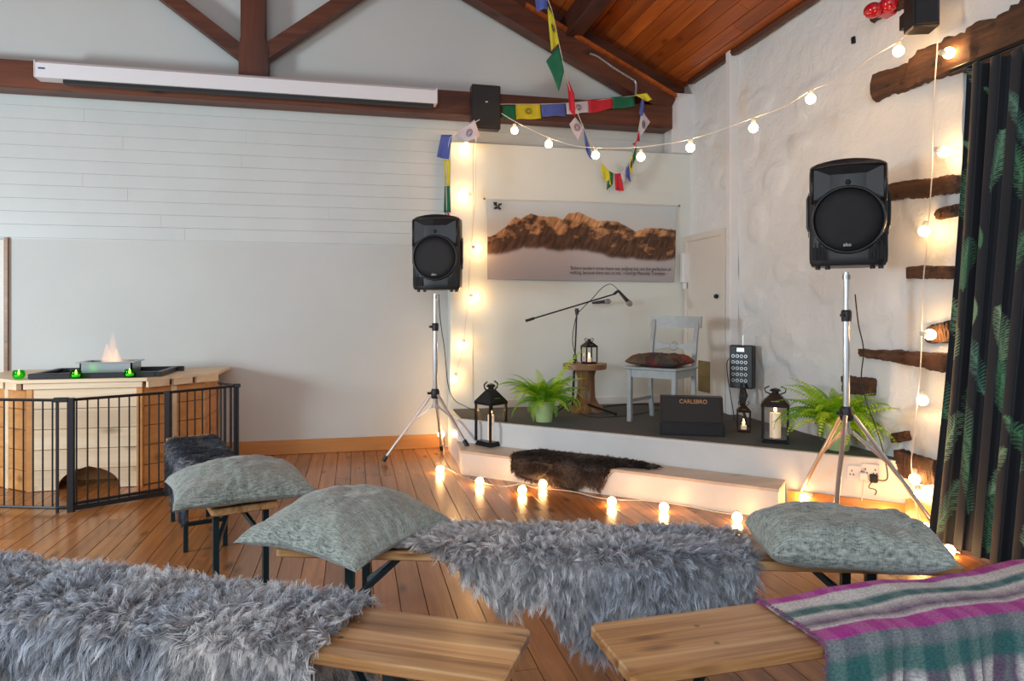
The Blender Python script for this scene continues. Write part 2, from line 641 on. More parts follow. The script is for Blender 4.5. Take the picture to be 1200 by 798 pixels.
def smooth_path(pts, n=8):
    pts = [Vector(p) for p in pts]
    out = []
    for i in range(len(pts) - 1):
        p0, p1, p2, p3 = pts[max(i - 1, 0)], pts[i], pts[i + 1], pts[min(i + 2, len(pts) - 1)]
        for k in range(n):
            t = k / n
            out.append(0.5 * ((2 * p1) + (p2 - p0) * t + (2 * p0 - 5 * p1 + 4 * p2 - p3) * t * t + (3 * p1 - p0 - 3 * p2 + p3) * t ** 3))
    out.append(pts[-1])
    return out

# ------------------------------------------------------------------ the room
XR, YB, ZE, XRIDGE, SL = 3.15, 6.25, 3.43, -0.82, 0.49
XL, YF = -4.80, -1.60


def zc(x):
    return ZE + SL * (XR - abs(x - XRIDGE) - XRIDGE)


def struct(o, label=None):
    o['kind'] = 'structure'
    if label:
        o['label'] = label
    return o


# floor: dark base with individual boards
floor = struct(MB().box((XL - 0.2, YF, -0.10), (XR + 0.5, YB + 0.1, -0.008)).build('floor', M['gap']), 'varnished orange-brown timber board floor')
unit = MB().box((0.0015, 0, -0.009), (0.1085 - 0.0015, 1, 0.0), bev=0.0012).build('floor_plank', W['floor'], floor)
first = True
x = XL
while x < XR:
    ys = [YF, random.uniform(0.6, 2.4), random.uniform(3.0, 5.6), YB]
    for a, b in zip(ys, ys[1:]):
        mx = Matrix.Translation((x, a, 0)) @ Matrix.Diagonal((1, b - a - 0.002, 1, 1))
        if first:
            unit.matrix_local = mx
            first = False
        else:
            shared('floor_plank', unit.data, floor, mx)
    x += 0.1085

# back wall: gable plaster above, boards in the middle, plain panel below
zl = 1.806
gz = [(XL, zc(XL)), (XRIDGE, zc(XRIDGE)), (XR, zc(XR))]
wb = MB()
poly = [(XL, 0.0), (XR + 0.1, 0.0), (XR + 0.1, ZE), (XRIDGE, zc(XRIDGE)), (XL, zc(XL))]
n = len(poly)
wb.add([(x, YB, z) for x, z in poly] + [(x, YB + 0.15, z) for x, z in poly],
       [tuple(range(n)), tuple(range(2 * n - 1, n - 1, -1))] + [(i, n + i, n + (i + 1) % n, (i + 1) % n) for i in range(n)])
wall_back = struct(wb.build('wall_back', M['plaster']), 'white gable wall, boarded across the middle')
pl = MB().box((-2.67, YB - 0.016, 0.0), (0.84, YB, zl)).build('lower_panel', M['plaster'], wall_back)
MB().box((-2.69, YB - 0.020, zl), (0.84, YB, zl + 0.012)).build('panel_cap', M['white_board'], wall_back)
MB().box((-2.690, YB - 0.045, 0.0), (-2.668, YB, zl + 0.01)).build('edge_post', W['stump_top'], wall_back)
pitch = 0.1055
z = zl + 0.013
while z < 2.97:
    cuts = [XL, random.uniform(-2.2, 0.2), XR]
    for a, b in zip(cuts, cuts[1:]):
        MB().box((a + 0.0001, YB - 0.012, z + 0.0004), (b - 0.0001, YB, z + pitch - 0.0004), bev=0.0016).build('wall_board', M['white_board'], wall_back)
    z += pitch
MB().box((-2.66, YB - 0.036, 0.0), (0.80, YB - 0.012, 0.122), bev=0.004).build('skirting_board', W['skirting'], wall_back)
# doorway at far left of the back wall
d1 = struct(MB().box((-3.62, YB - 0.04, 0.0), (-2.692, YB - 0.01, 1.80), bev=0.004).build('door_1', M['door']), 'pale door at the far left of the back wall')

# white partition panel behind the stage
YP = 6.10
pn = struct(MB().box((0.828, YP, 0.0), (XR + 0.05, YB - 0.014, 2.735), bev=0.003).build('wall_stage', M['stage_panel']), 'white panelled partition behind the stage')
for xx in (1.035,):
    MB().box((0.832, YP - 0.006, 0.0), (xx, YP, 2.72), bev=0.002).build('edge_board', M['stage_panel'], pn)
MB().box((1.05, YP - 0.016, 0.36), (XR, YP, 0.43), bev=0.003).build('skirting_board', M['stage_white'], pn)

# right wall: lumpy whitewashed stone with an opening behind the curtain
OY0, OY1, OZ = 1.25, 3.06, 2.52
ny, nz = 300, 150
Y = np.linspace(YF, YB + 0.05, ny)
Z = np.linspace(0, ZE + 0.12, nz)
YY, ZZ = np.meshgrid(Y, Z, indexing='ij')
D = 0.020 * (fbm(YY * 1.3 + 3, ZZ * 1.3, 4) - 0.5) + 0.020 * (fbm(YY * 4 + 9, ZZ * 5, 3) - 0.5)
stones = [(5.75, 2.85, .16, .10), (5.95, 2.95, .1, .05), (5.1, 2.6, .18, .14), (5.4, 2.35, .14, .08), (4.7, 2.25, .15, .11), (4.95, 1.95, .12, .16), (4.55, 1.55, .2, .1), (5.0, 1.3, .15, .09), (4.3, 2.75, .2, .12),
          (4.25, 1.95, .16, .2), (4.6, 1.0, .2, .15), (4.3, .8, .22, .12), (5.15, 2.95, .12, .09), (4.85, .9, .1, .12), (3.9, 2.1, .13, .2), (3.75, 1.3, .2, .15), (4.1, 1.4, .14, .1), (4.9, 2.9, .16, .1), (3.3, 1.9, .12, .2), (3.5, .6, .14, .14), (5.6, 2.45, .14, .12), (4.45, 2.45, .14, .07)]
for (sy, sz, ry, rz_) in stones:
    q = ((YY - sy) / ry) ** 2 + ((ZZ - sz) / rz_) ** 2
    q = q + 1.2 * (fbm(YY * 7 + sy * 9, ZZ * 7, 2) - 0.5)
    D = D + 0.020 * (1 / (1 + np.exp((q - 0.9) * 7)))
# shallow recess low down beside the tripod
D = D - 0.10 * (1 / (1 + np.exp(-(0.16 - np.abs(YY - 3.33)) * 90))) * (1 / (1 + np.exp(-(0.15 - np.abs(ZZ - 0.82)) * 90)))
V = np.stack([XR - D, YY, ZZ], 2).reshape(-1, 3)
F = gridF(ny, nz)
cy = (V[F[:, 0], 1] + V[F[:, 2], 1]) / 2
cz = (V[F[:, 0], 2] + V[F[:, 2], 2]) / 2
F = F[~((cy > OY0) & (cy < OY1) & (cz < OZ))][:, ::-1]
wall_right = struct(fast_mesh('wall_right', V, F, M['whitewash']), 'lumpy whitewashed stone wall with old timbers let into it')
rv = MB()
rv.box((XR + 0.012, OY1, 0), (XR + 0.35, OY1 + 0.03, OZ + 0.03)).box((XR + 0.012, OY0 - 0.03, 0), (XR + 0.35, OY0, OZ + 0.03)).box((XR + 0.012, OY0, OZ), (XR + 0.35, OY1, OZ + 0.03))
rv.build('reveal', M['whitewash'], wall_right)
win = struct(MB().box((XR + 0.30, OY0, 0.0), (XR + 0.34, OY0 + 0.06, OZ)).box((XR + 0.30, OY1 - 0.06, 0.0), (XR + 0.34, OY1, OZ)).box((XR + 0.30, OY0, OZ - 0.06), (XR + 0.34, OY1, OZ)).box((XR + 0.30, OY0, 0.0), (XR + 0.34, OY1, 0.08)).box((XR + 0.30, 2.12, 0.0), (XR + 0.34, 2.19, OZ)).build('window_1', M['trunk']), 'tall glazed opening behind the curtain')
for a, b in ((OY0 + 0.06, 2.12), (2.19, OY1 - 0.06)):
    MB().box((XR + 0.318, a, 0.08), (XR + 0.324, b, OZ - 0.06)).build('pane', M['glass'], win)


def log(y0, z0, y1, z1, h0, h1, dep=0.05, seed=0, name='old_timber'):
    """rough hewn timber let into the right wall, from (y0,z0) to (y1,z1)"""
    rn = np.random.default_rng(seed)
    n, k = 44, 16
    vs = []
    ln = math.hypot(y1 - y0, z1 - z0)
    for i in range(n):
        t = i / (n - 1)
        yy, zz = y0 + (y1 - y0) * t, z0 + (z1 - z0) * t
        h = (h0 + (h1 - h0) * t) / 2
        e = min(1, (i / (n - 1) * ln / 0.04 + 0.45), ((1 - t) * ln / 0.02 + 0.8))
        for j in range(k):
            a = 2 * PI * j / k
            ca, sa = math.cos(a), math.sin(a)
            q = max(abs(ca), abs(sa)) ** 0.75
            nn = 1 + 0.50 * (float(fbm(np.array(t * ln * 14 + seed * 3.1), np.array(j * 0.55 + seed))) - 0.5) + 0.16 * (rn.random() - 0.5)
            lo = min(0.8 * h, .02) * (float(vnoise(np.array(t * ln * 7 + seed), np.array(seed * 1.7))) - 0.5)
            vs.append((XR + 0.004 - ca / q * dep * nn * e, yy + 0.012 * (rn.random() - 0.5), zz + sa / q * h * nn * e + lo))
    fs = [(i * k + j, (i + 1) * k + j, (i + 1) * k + (j + 1) % k, i * k + (j + 1) % k) for i in range(n - 1) for j in range(k)]
    fs += [tuple(range(k)), tuple((n - 1) * k + j for j in range(k - 1, -1, -1))]
    MB().add(vs, fs).build(name, W['oldtimber'], wall_right, smooth=40)


def wlog(px0, py0, px1, py1, h0, h1, seed, dep=0.045):
    a, b = atX(px0, py0, XR - 0.03), atX(px1, py1, XR - 0.03)
    s = 1 / FPX
    da = a.x * SN + a.y * CS
    db = b.x * SN + b.y * CS
    log(a.y, a.z, b.y, b.z, h0 * da * s, h1 * db * s, dep, seed)


wlog(1023, 105, 1215, 24, 27, 56, 1, 0.07)
wlog(1038, 226, 1122, 214, 20, 22, 2)
wlog(1094, 253, 1121, 247, 11, 14, 3)
wlog(1060, 318, 1116, 320, 15, 16, 4)
wlog(1083, 391, 1113, 389, 17, 27, 5)
wlog(1006, 413, 1112, 426, 8, 22, 6, 0.06)
wlog(986, 450, 1023, 453, 20, 20, 7, 0.06)
wlog(1043, 513, 1063, 511, 11, 12, 8)
wlog(1047, 541, 1101, 555, 30, 30, 9, 0.06)
wlog(1018, 20, 1068, -6, 18, 20, 10, 0.05)
MB().box((XR - 0.035, 3.07, 0), (XR + 0.02, 3.40, 0.15), bev=0.004).build('skirting_board', W['skirting'], wall_right)
MB().add(*(lambda a: ([(a.x, a.y - .012, a.z - .022), (a.x, a.y + .012, a.z - .02), (a.x, a.y + .015, a.z + .02), (a.x, a.y - .01, a.z + .022), (a.x + .02, a.y - .012, a.z - .022), (a.x + .02, a.y + .012, a.z - .02), (a.x + .02, a.y + .015, a.z + .02), (a.x + .02, a.y - .01, a.z + .022)], [(0, 1, 2, 3), (7, 6, 5, 4), (0, 4, 5, 1), (1, 5, 6, 2), (2, 6, 7, 3), (3, 7, 4, 0)]))(atX(999, 47, XR - 0.02))).build('iron_hook', M['blackmetal'], wall_right)

wl = MB()
for (a, b, z0, z1) in ((YF, 1.6, 0, 3.6), (4.0, YB + 0.1, 0, 3.6), (1.6, 4.0, 0, 0.9), (1.6, 4.0, 2.5, 3.6)):
    wl.box((XL - 0.2, a, z0), (XL, b, z1))
struct(wl.build('wall_left', M['plaster']), 'plain white left wall with a window')

# ceiling: boards on the right slope, plain lining elsewhere
al = math.atan(SL)
ceil = MB()
for sgn in (1, -1):
    xe = XRIDGE + sgn * (XR - XRIDGE + 0.02)
    ceil.add([(xe, YF, zc(XR) - 0.01), (XRIDGE, YF, zc(XRIDGE)), (XRIDGE, YB + 0.1, zc(XRIDGE)), (xe, YB + 0.1, zc(XR) - 0.01),
              (xe, YF, zc(XR) + 0.06), (XRIDGE, YF, zc(XRIDGE) + 0.07), (XRIDGE, YB + 0.1, zc(XRIDGE) + 0.07), (xe, YB + 0.1, zc(XR) + 0.06)],
             [(0, 1, 2, 3), (7, 6, 5, 4), (0, 4, 5, 1), (1, 5, 6, 2), (2, 6, 7, 3), (3, 7, 4, 0)])
ceiling = struct(ceil.build('ceiling', W['ceil']), 'orange-brown varnished board ceiling sloping down to the right wall')
bw = 0.118
unitc = None
k = 0
while True:
    s0 = 0.005 + k * bw
    xx = XR - s0 * math.cos(al)
    if xx < 0.1:
        break
    ys = [2.0, random.uniform(3.6, 5.2), YB]
    for a, b in zip(ys, ys[1:]):
        mx = Matrix.Translation((xx, a, ZE + s0 * math.sin(al) - 0.012)) @ Matrix.Rotation(al, 4, 'Y') @ Matrix.Diagonal((1, b - a - 0.002, 1, 1))
        if unitc is None:
            unitc = MB().box((-bw + 0.004, 0, -0.012), (0, 1, 0.004), bev=0.003).build('ceiling_board', W['ceil'], ceiling)
            unitc.matrix_local = mx
        else:
            shared('ceiling_board', unitc.data, ceiling, mx)
    k += 1

# roof truss
truss = thing('roof_truss', 'dark stained timber roof truss with tie beam along the gable wall', 'roof truss', (XRIDGE, 6.1, 2.96))
truss['kind'] = 'structure'
MB().box((XL, 6.02, 2.950), (2.93, 6.22, 3.165), bev=0.006).build('tie_beam', W['truss'], truss, world=True)
MB().add([(-0.93, 6.06, 3.165), (-0.70, 6.06, 3.165), (-0.70, 6.06, 3.42), (-0.725, 6.06, 3.50), (-0.725, 6.06, 5.1), (-0.915, 6.06, 5.1), (-0.915, 6.06, 3.50), (-0.93, 6.06, 3.42)] +
         [(-0.93, 6.20, 3.165), (-0.70, 6.20, 3.165), (-0.70, 6.20, 3.42), (-0.725, 6.20, 3.50), (-0.725, 6.20, 5.1), (-0.915, 6.20, 5.1), (-0.915, 6.20, 3.50), (-0.93, 6.20, 3.42)],
         [tuple(range(7, -1, -1))[::-1], tuple(range(15, 7, -1))] + [(i, 8 + i, 8 + (i + 1) % 8, (i + 1) % 8) for i in range(8)]).build('king_post', W['truss_z'], truss, world=True)


def sbeam(x0, z0, x1, z1, wd, y0, y1, name):
    d = Vector((x1 - x0, 0, z1 - z0))
    nrm = Vector((-d.z, 0, d.x)).normalized() * wd / 2
    p = [Vector((x0, 0, z0)) - nrm, Vector((x1, 0, z1)) - nrm, Vector((x1, 0, z1)) + nrm, Vector((x0, 0, z0)) + nrm]
    MB().add([(q.x, y0, q.z) for q in p] + [(q.x, y1, q.z) for q in p], [(0, 1, 2, 3), (7, 6, 5, 4), (0, 4, 5, 1), (1, 5, 6, 2), (2, 6, 7, 3), (3, 7, 4, 0)]).build(name, W['truss'], truss, world=True)


sbeam(-0.75, 3.37, 0.44, 4.30, 0.115, 6.07, 6.18, 'strut')
sbeam(-0.89, 3.36, -2.06, 4.22, 0.115, 6.07, 6.18, 'strut')
for sg in (1, -1):
    sbeam(XRIDGE + sg * 0.02, 3.62 + 0.49 * (2.82 - 0.02), XRIDGE + sg * 3.75, 3.62 + 0.49 * 2.82 - 0.49 * 3.75, 0.165, 6.03, 6.20, 'principal_rafter')
sbeam(0.2, 3.86 + .49 * 1.8, 3.12, 3.86 - .49 * 1.12, 0.24, 6.215, 6.245, 'gable_board')
zz = lambda x: 3.62 + 0.49 * (2.0 - x) + 0.095
MB().add([(1.5, 5.99, zz(1.5)), (2.96, 5.99, zz(2.96)), (2.96, 5.99, zz(2.96) + 0.03), (1.5, 5.99, zz(1.5) + 0.03), (1.5, 6.2, zz(1.5)), (2.96, 6.2, zz(2.96)), (2.96, 6.2, zz(2.96) + 0.03), (1.5, 6.2, zz(1.5) + 0.03)],
         [(0, 1, 2, 3), (7, 6, 5, 4), (0, 4, 5, 1), (1, 5, 6, 2), (2, 6, 7, 3), (3, 7, 4, 0)]).build('cover_strip', W['ceil'], truss, world=True)
pur = MB()
pur.box((1.88, 3.2, 3.735), (2.03, 6.24, 3.95), bev=0.006)
tag(pur.build('purlin', W['purlin']), 'dark square roof purlin running forward under the board ceiling', 'purlin')['kind'] = 'structure'
tag(MB().box((-0.92, 3.2, 4.98), (-0.72, 6.2, 5.25)).build('ridge_beam', W['purlin']), 'dark ridge beam at the top of the roof', 'beam')['kind'] = 'structure'
struct(MB().box((2.935, 6.05, 2.736), (3.16, 6.21, 3.30)).build('trim_1', M['trunk']), 'white boxed corner strip above the partition')
struct(MB().box((3.07, 5.24, 0.36), (3.15, 5.31, 3.42), bev=0.004).build('trim_2', M['trunk']), 'white vertical cable trunking on the stone wall')
o = MB().tube([(3.10, y, 3.40) for y in np.linspace(3.0, 6.0, 4)], 0.03, 6).build('trim_3', W['purlin'])
struct(o, 'dark timber edge where the ceiling meets the stone wall')

# small door on the right wall behind the stage
d2 = struct(MB().box((3.085, 5.40, 0.36), (3.11, 6.02, 1.885), bev=0.003).build('door_2', M['door']), 'small cream door at stage level in the right wall')
MB().box((3.075, 5.335, 0.36), (3.15, 5.40, 1.94), bev=0.003).box((3.075, 6.02, 0.36), (3.15, 6.085, 1.94), bev=0.003).box((3.075, 5.40, 1.885), (3.15, 6.02, 1.94), bev=0.003).build('door_frame', M['door'], d2)
MB().box((3.076, 5.60, 0.50), (3.086, 5.80, 0.78)).box((3.072, 5.61, 0.51), (3.077, 5.79, 0.52)).box((3.072, 5.61, 0.64), (3.077, 5.79, 0.65)).box((3.072, 5.61, 0.76), (3.077, 5.79, 0.77)).build('vent_plate', M['brass'], d2)['label'] = 'brass vent plate'
MB().sphere((3.065, 5.46, 1.36), 0.02).build('door_knob', M['blackmetal'], d2, smooth=True)
tag(MB().box((3.03, 6.01, 1.50), (3.10, 6.07, 1.78), bev=0.006).box((3.05, 6.02, 1.44), (3.09, 6.06, 1.50), bev=0.003).build('wall_intercom', M['trunk']), 'white handset box on the wall beside the banner', 'intercom')

# conduit in the roof corner
pth = [atY(691, 63, 6.016), atY(700, 66, 6.016), atY(720, 80, 6.016), atY(738, 91, 6.016), atY(745, 97, 6.016), atY(745, 112, 6.016)]
tag(MB().tube(smooth_path(pth, 5), 0.013, 6).build('conduit', M['conduit'], smooth=40), 'grey metal conduit bent along the right rafter', 'conduit')

# ------------------------------------------------------------------ stage and step
A = Vector((0.814, 5.546))
B = Vector((XR - 0.002, 3.402))
dS = (B - A).normalized()
nS = Vector((-dS.y, dS.x))
if nS.y < 0:
    nS = -nS
stage = thing('stage', 'low white corner stage with grey carpet top', 'stage', (A.x, A.y, 0))
stage['kind'] = 'structure'


def pr(p, z0, z1, name, m, parent):
    return MB().prism([(q[0], q[1]) for q in p], z0, z1).build(name, m, parent, world=True)


pr([A, B, (XR - 0.002, 6.10), (A.x, 6.10)], 0.0, 0.352, 'stage_base', M['stage_white'], stage)
Ai, Bi = A + nS * 0.03 + dS * 0.03, B + nS * 0.03
pr([Ai, Bi, (XR - 0.002, 6.098), (Ai.x, 6.098)], 0.353, 0.362, 'carpet', M['carpet'], stage)
pr([A - nS * 0.008, B - nS * 0.008, B + nS * 0.03, A + nS * 0.03], 0.335, 0.3605, 'edge_trim', M['stage_white'], stage)
S1 = A + dS * ((2.66 - A.x) / dS.x)
pr([S1 - nS * 0.022, B - nS * 0.022, B, S1], 0.0, 0.115, 'skirting_board', W['skirting'], stage)

step = thing('stage_step', 'white boxed step with worn timber tread in front of the stage', 'step', (0.8, 5.17, 0))
F0, F1 = Vector((0.792, 5.174)), Vector((2.457, 3.652))
G1 = F1 + nS * 0.262
G0 = A - nS * 0.002
pr([F0, F1, G1, G0 + dS * 0.0], 0.0, 0.162, 'step_box', M['stage_white'], step)
pr([F0 - nS * 0.006, F1 - nS * 0.006 + dS * 0.006, G1 + dS * 0.006, G0], 0.162, 0.180, 'tread', W['step'], step)

# ------------------------------------------------------------------ wall mounted things
ps = thing('projector_screen', 'long white roll-up projector screen casing on the tie beam', 'projector screen', (-0.83, 5.95, 3.12))
xa, xb = -2.345, 0.682
prof = [(0, 0.0), (0.0, 0.11), (0.03, 0.135), (0.11, 0.14), (0.12, 0.0)]
vs = [(xa, 5.88 + y, 3.0 + z) for y, z in prof] + [(xb, 5.88 + y, 3.0 + z) for y, z in prof]
MB().add(vs, [(4, 3, 2, 1, 0), (5, 6, 7, 8, 9)] + [(i, (i + 1) % 5, 5 + (i + 1) % 5, 5 + i) for i in range(5)]).build('casing', M['screen'], ps, world=True, smooth=30)
for x0, x1 in ((xa - 0.012, xa + 0.004), (xb - 0.004, xb + 0.012)):
    MB().box((x0, 5.876, 2.998), (x1, 6.005, 3.136), bev=0.01).build('end_cap', M['screen'], ps, world=True)
MB().box((xa + 0.18, 5.90, 2.974), (xb - 0.02, 5.96, 3.001)).build('screen_slot', M['screen_slot'], ps, world=True)
MB().box((xa + 0.02, 5.876, 3.062), (xa + 0.065, 5.88, 3.074)).build('maker_mark', M['blue_mark'], ps, world=True)


def wall_speaker(c, wd, h, dp, rz, label):
    t = thing('wall_speaker', label, 'speaker', c, rz)
    MB().box((-wd / 2, 0, -h / 2), (wd / 2, dp, h / 2), bev=0.008).build('cabinet', M['plastic'], t)
    MB().box((-wd / 2 + .012, -0.008, -h / 2 + .012), (wd / 2 - .012, 0.0, h / 2 - .012), bev=0.004).build('grille', M['grille'], t)
    MB().box((-0.016, -0.011, h * .08), (0.016, -0.008, h * .16)).build('badge', M['plastic'], t)
    MB().box((-0.010, -0.012, h * .09), (0.010, -0.010, h * .115)).build('badge_plate', M['logo'], t)
    MB().box((-0.03, dp, -0.04), (0.03, dp + 0.14, 0.04)).build('bracket', M['blackmetal'], t)


c = atY(570, 125, 5.78)
wall_speaker(c, 0.25, 0.375, 0.10, 0.02, 'black box speaker mounted on the tie beam above the banner')
c = atX(1086, 4, 2.93)
wall_speaker(c, 0.135, 0.24, 0.12, -0.35, 'black box speaker high on the stone wall above the long timber')

rl = thing('red_lamp', 'round red signal lamp high on the stone wall', 'lamp', atX(1023, 12, 3.02))
MB().sphere((0, 0, 0), 0.05, 16, 10, (1, 1.15, .9)).build('lens', M['red'], rl, smooth=True)
MB().sphere((0.06, -0.06, 0.02), 0.052, 14, 8).build('lens', M['red'], rl, smooth=True)
MB().box((0.04, -0.05, -0.03), (0.14, 0.03, 0.03), bev=0.006).build('bracket', M['red'], rl)

# ------------------------------------------------------------------ banner with a printed mountain
bn = thing('banner', 'printed cloth banner of a brown mountain above mist, pinned behind the stage', 'banner', (2.08, 6.06, 1.86))
nx_, nz_ = 440, 200
U, Vv = np.meshgrid(np.linspace(0, 1, nx_), np.linspace(0, 1, nz_), indexing='ij')
px = 55 + U * 985
py = 60 + (1 - Vv) * 435
rp = np.array([(40, 265), (90, 255), (120, 228), (150, 205), (170, 172), (195, 150), (225, 158), (250, 140), (275, 130), (330, 145), (400, 143), (432, 157), (448, 138), (465, 120), (515, 112), (560, 135), (620, 162), (700, 155), (750, 175), (820, 215), (870, 190), (940, 190), (1045, 195)], float)
mp_ = np.array([(40, 358), (150, 350), (230, 322), (330, 318), (420, 330), (520, 322), (640, 345), (700, 362), (850, 370), (960, 378), (1045, 358)], float)
ridge = np.interp(px, rp[:, 0], rp[:, 1]) + 10 * (fbm(px / 22, px * 0 + 3, 4) - 0.5)
mist = np.interp(px, mp_[:, 0], mp_[:, 1]) + 14 * (fbm(px / 40, px * 0 + 9, 3) - 0.5)
sky = np.stack([0.55 + 0 * px, 0.61 + 0 * px, 0.62 + 0 * px], 2) * (1 - 0.12 * ((py - 60) / 180)[..., None]) + np.array([0.06, 0.0, -0.03]) * np.clip((py - 90) / 130, 0, 1)[..., None]
nn = fbm(px / 55 + py / 90, py / 34 - px / 150, 5)
n2 = fbm(px / 12 + py / 30, py / 45, 4)
dep = np.clip((py - ridge) / (mist - ridge + 1e-3), 0, 1)
lit = np.clip(0.95 - dep * 2.1 + (nn - 0.5) * 4.2, 0.08, 1)
col_l = np.array([0.60, 0.30, 0.13]); col_d = np.array([0.052, 0.026, 0.017])
mtn = col_d * (0.5 + 2.2 * n2 ** 2)[..., None] + (col_l - col_d) * (lit * (0.15 + 1.35 * n2))[..., None]
mtn = mtn * (1 - 0.75 * np.exp(-((px - 735) / 60) ** 2 - ((py - 185) / 24) ** 2))[..., None]
mtn = mtn * (1 - 0.5 * np.exp(-((px - 470) / 30) ** 2 - ((py - 172) / 20) ** 2))[..., None]
fog = np.stack([0.52 - 0.16 * (py - 320) / 175 * 0.9, 0.46 - 0.12 * (py - 320) / 175 * 0.9, 0.45 - 0.13 * (py - 320) / 175 * 0.7], 2)
a1 = 1 / (1 + np.exp(-(py - ridge) / 1.2)); a2 = 1 / (1 + np.exp(-(py - mist) / 4.0))
colr = sky * (1 - a1[..., None]) + mtn * a1[..., None]
colr = colr * (1 - a2[..., None]) + fog * a2[..., None]
bx0, bx1, bz0, bz1 = 1.162, 3.000, 1.505, 2.229
Xg = bx0 + (bx1 - bx0) * U - 0.03 * U * (1 - Vv)
Zg = bz0 + (bz1 - bz0) * Vv + 0.010 * (1 - Vv) * (1 - U)
Yg = 6.072 - 0.010 * np.sin(U * 9) * np.sin(Vv * 5) - 0.012 * (fbm(U * 6, Vv * 3, 2) - 0.5)
Vb = np.stack([Xg - 2.08, Yg - 6.06, Zg - 1.86], 2).reshape(-1, 3)
M['print'] = vcol_mat('printed_cloth', 0.7)
bp = fast_mesh('printed_sheet', Vb, gridF(nx_, nz_), M['print'], bn, colr.reshape(-1, 3))
so = bp.modifiers.new('thickness', 'SOLIDIFY'); so.thickness = 0.002
MB().tube([(bx0 - 0.03, 6.068, bz1 + 0.004), (bx1 + 0.02, 6.068, bz1 + 0.004)], 0.004, 6).build('hanging_cord', M['cable_w'], bn, world=True)
for x_ in (bx0 - 0.03, bx1 + 0.02):
    MB().sphere((x_, 6.065, bz1 + 0.004), 0.010).build('pin', M['brass'], bn, world=True)
tY = 6.048
text('quote_text', "\u2018Before modern times there was walking but not the perfection of", 0.047, M['ink'], bn, face_mx((1.925 - 2.08, tY - 6.06, 1.610 - 1.86), 0), 0.0003, width=1.00)
text('quote_text', "walking, because there was no tea.\u2019 ~George Macaulay Trevelyan", 0.047, M['ink'], bn, face_mx((1.925 - 2.08, tY - 6.06, 1.570 - 1.86), 0), 0.0003, width=0.94)
em = MB()
for a, l_, x0, z0 in ((0.6, .05, 0, 0), (2.3, .05, 0, 0), (1.5, .035, -.012, .004), (-2.5, .035, .0, -.002), (-0.5, .04, .0, -.004), (-1.5, .02, 0, 0)):
    pts = []
    for k in range(12):
        th = 2 * PI * k / 12
        u_, v_ = l_ * (0.55 + 0.5 * math.cos(th)), 0.011 * math.sin(th) * (1 + 0.4 * math.sin(5 * th))
        pts.append((x0 + u_ * math.cos(a) - v_ * math.sin(a), z0 + u_ * math.sin(a) + v_ * math.cos(a)))
    em.prism(pts, 0, 0.001, face_mx((1.245 - 2.08, tY - 6.06, 2.165 - 1.86), 0))
em.build('leaf_emblem', M['ink'], bn)

# ------------------------------------------------------------------ prayer flags
FC = {'b': mat('flag_blue', (0.09, 0.13, 0.42), 0.8), 'y': mat('flag_yellow', (0.75, 0.66, 0.03), 0.8), 'g': mat('flag_green', (0.012, 0.16, 0.075), 0.8), 'r': mat('flag_red', (0.60, 0.018, 0.035), 0.8), 'w': mat('flag_white', (0.66, 0.58, 0.62), 0.8)}
FN = {'b': 'blue', 'y': 'yellow', 'g': 'green', 'r': 'red', 'w': 'white'}


def flag_string(name, label, cord, flags, group='prayer flag strings'):
    """cord: list of world points; flags: (key, [4 corners p0 p1 p2 p3] world)"""
    t = thing(name, label, 'prayer flags', cord[0], 0, group)
    MB().tube(smooth_path(cord, 6), 0.0035, 5).build('cord', M['cable_w'], t, world=True)
    for i, (k, q) in enumerate(flags):
        n = 9
        rs = random.Random(i * 7 + len(flags))
        ph = rs.uniform(0, 6)
        vs = []
        nrm = (q[1] - q[0]).cross(q[3] - q[0])
        nrm = nrm.normalized() if nrm.length > 1e-6 else Vector((0, 1, 0))
        for a in range(n):
            for b in range(n):
                u, v = a / (n - 1), b / (n - 1)
                p = (q[0] * (1 - u) + q[1] * u) * (1 - v) + (q[3] * (1 - u) + q[2] * u) * v
                vs.append(p + nrm * 0.012 * v * math.sin(u * 7 + ph + v * 2))
        fs = [(a * n + b, (a + 1) * n + b, (a + 1) * n + b + 1, a * n + b + 1) for a in range(n - 1) for b in range(n - 1)]
        o = MB().add(vs, fs).build('flag', FC[k], t, world=True, smooth=True)
        o['label'] = FN[k] + ' flag'
        so = o.modifiers.new('cloth', 'SOLIDIFY'); so.thickness = 0.002
        if k in 'yw' and (q[1] - q[0]).length > 0.12:
            cen = (q[0] + q[1] + q[2] + q[3]) / 4
            up = (q[0] - q[3]).normalized(); sd = (q[1] - q[0]).normalized()
            e = MB()
            for rr in (0.030, 0.018):
                e.tube([cen + (sd * math.cos(x) + up * math.sin(x) * 0.85) * rr - Vector((0.0, 0.014, 0)) for x in np.linspace(0, 2 * PI, 14)[:-1]], 0.0022, 4, closed=True)
            e.build('printed_emblem', M['ink'], t, world=True)
    return t


def Q(d, *pts):
    return [pix(x, y, d) for x, y in pts]


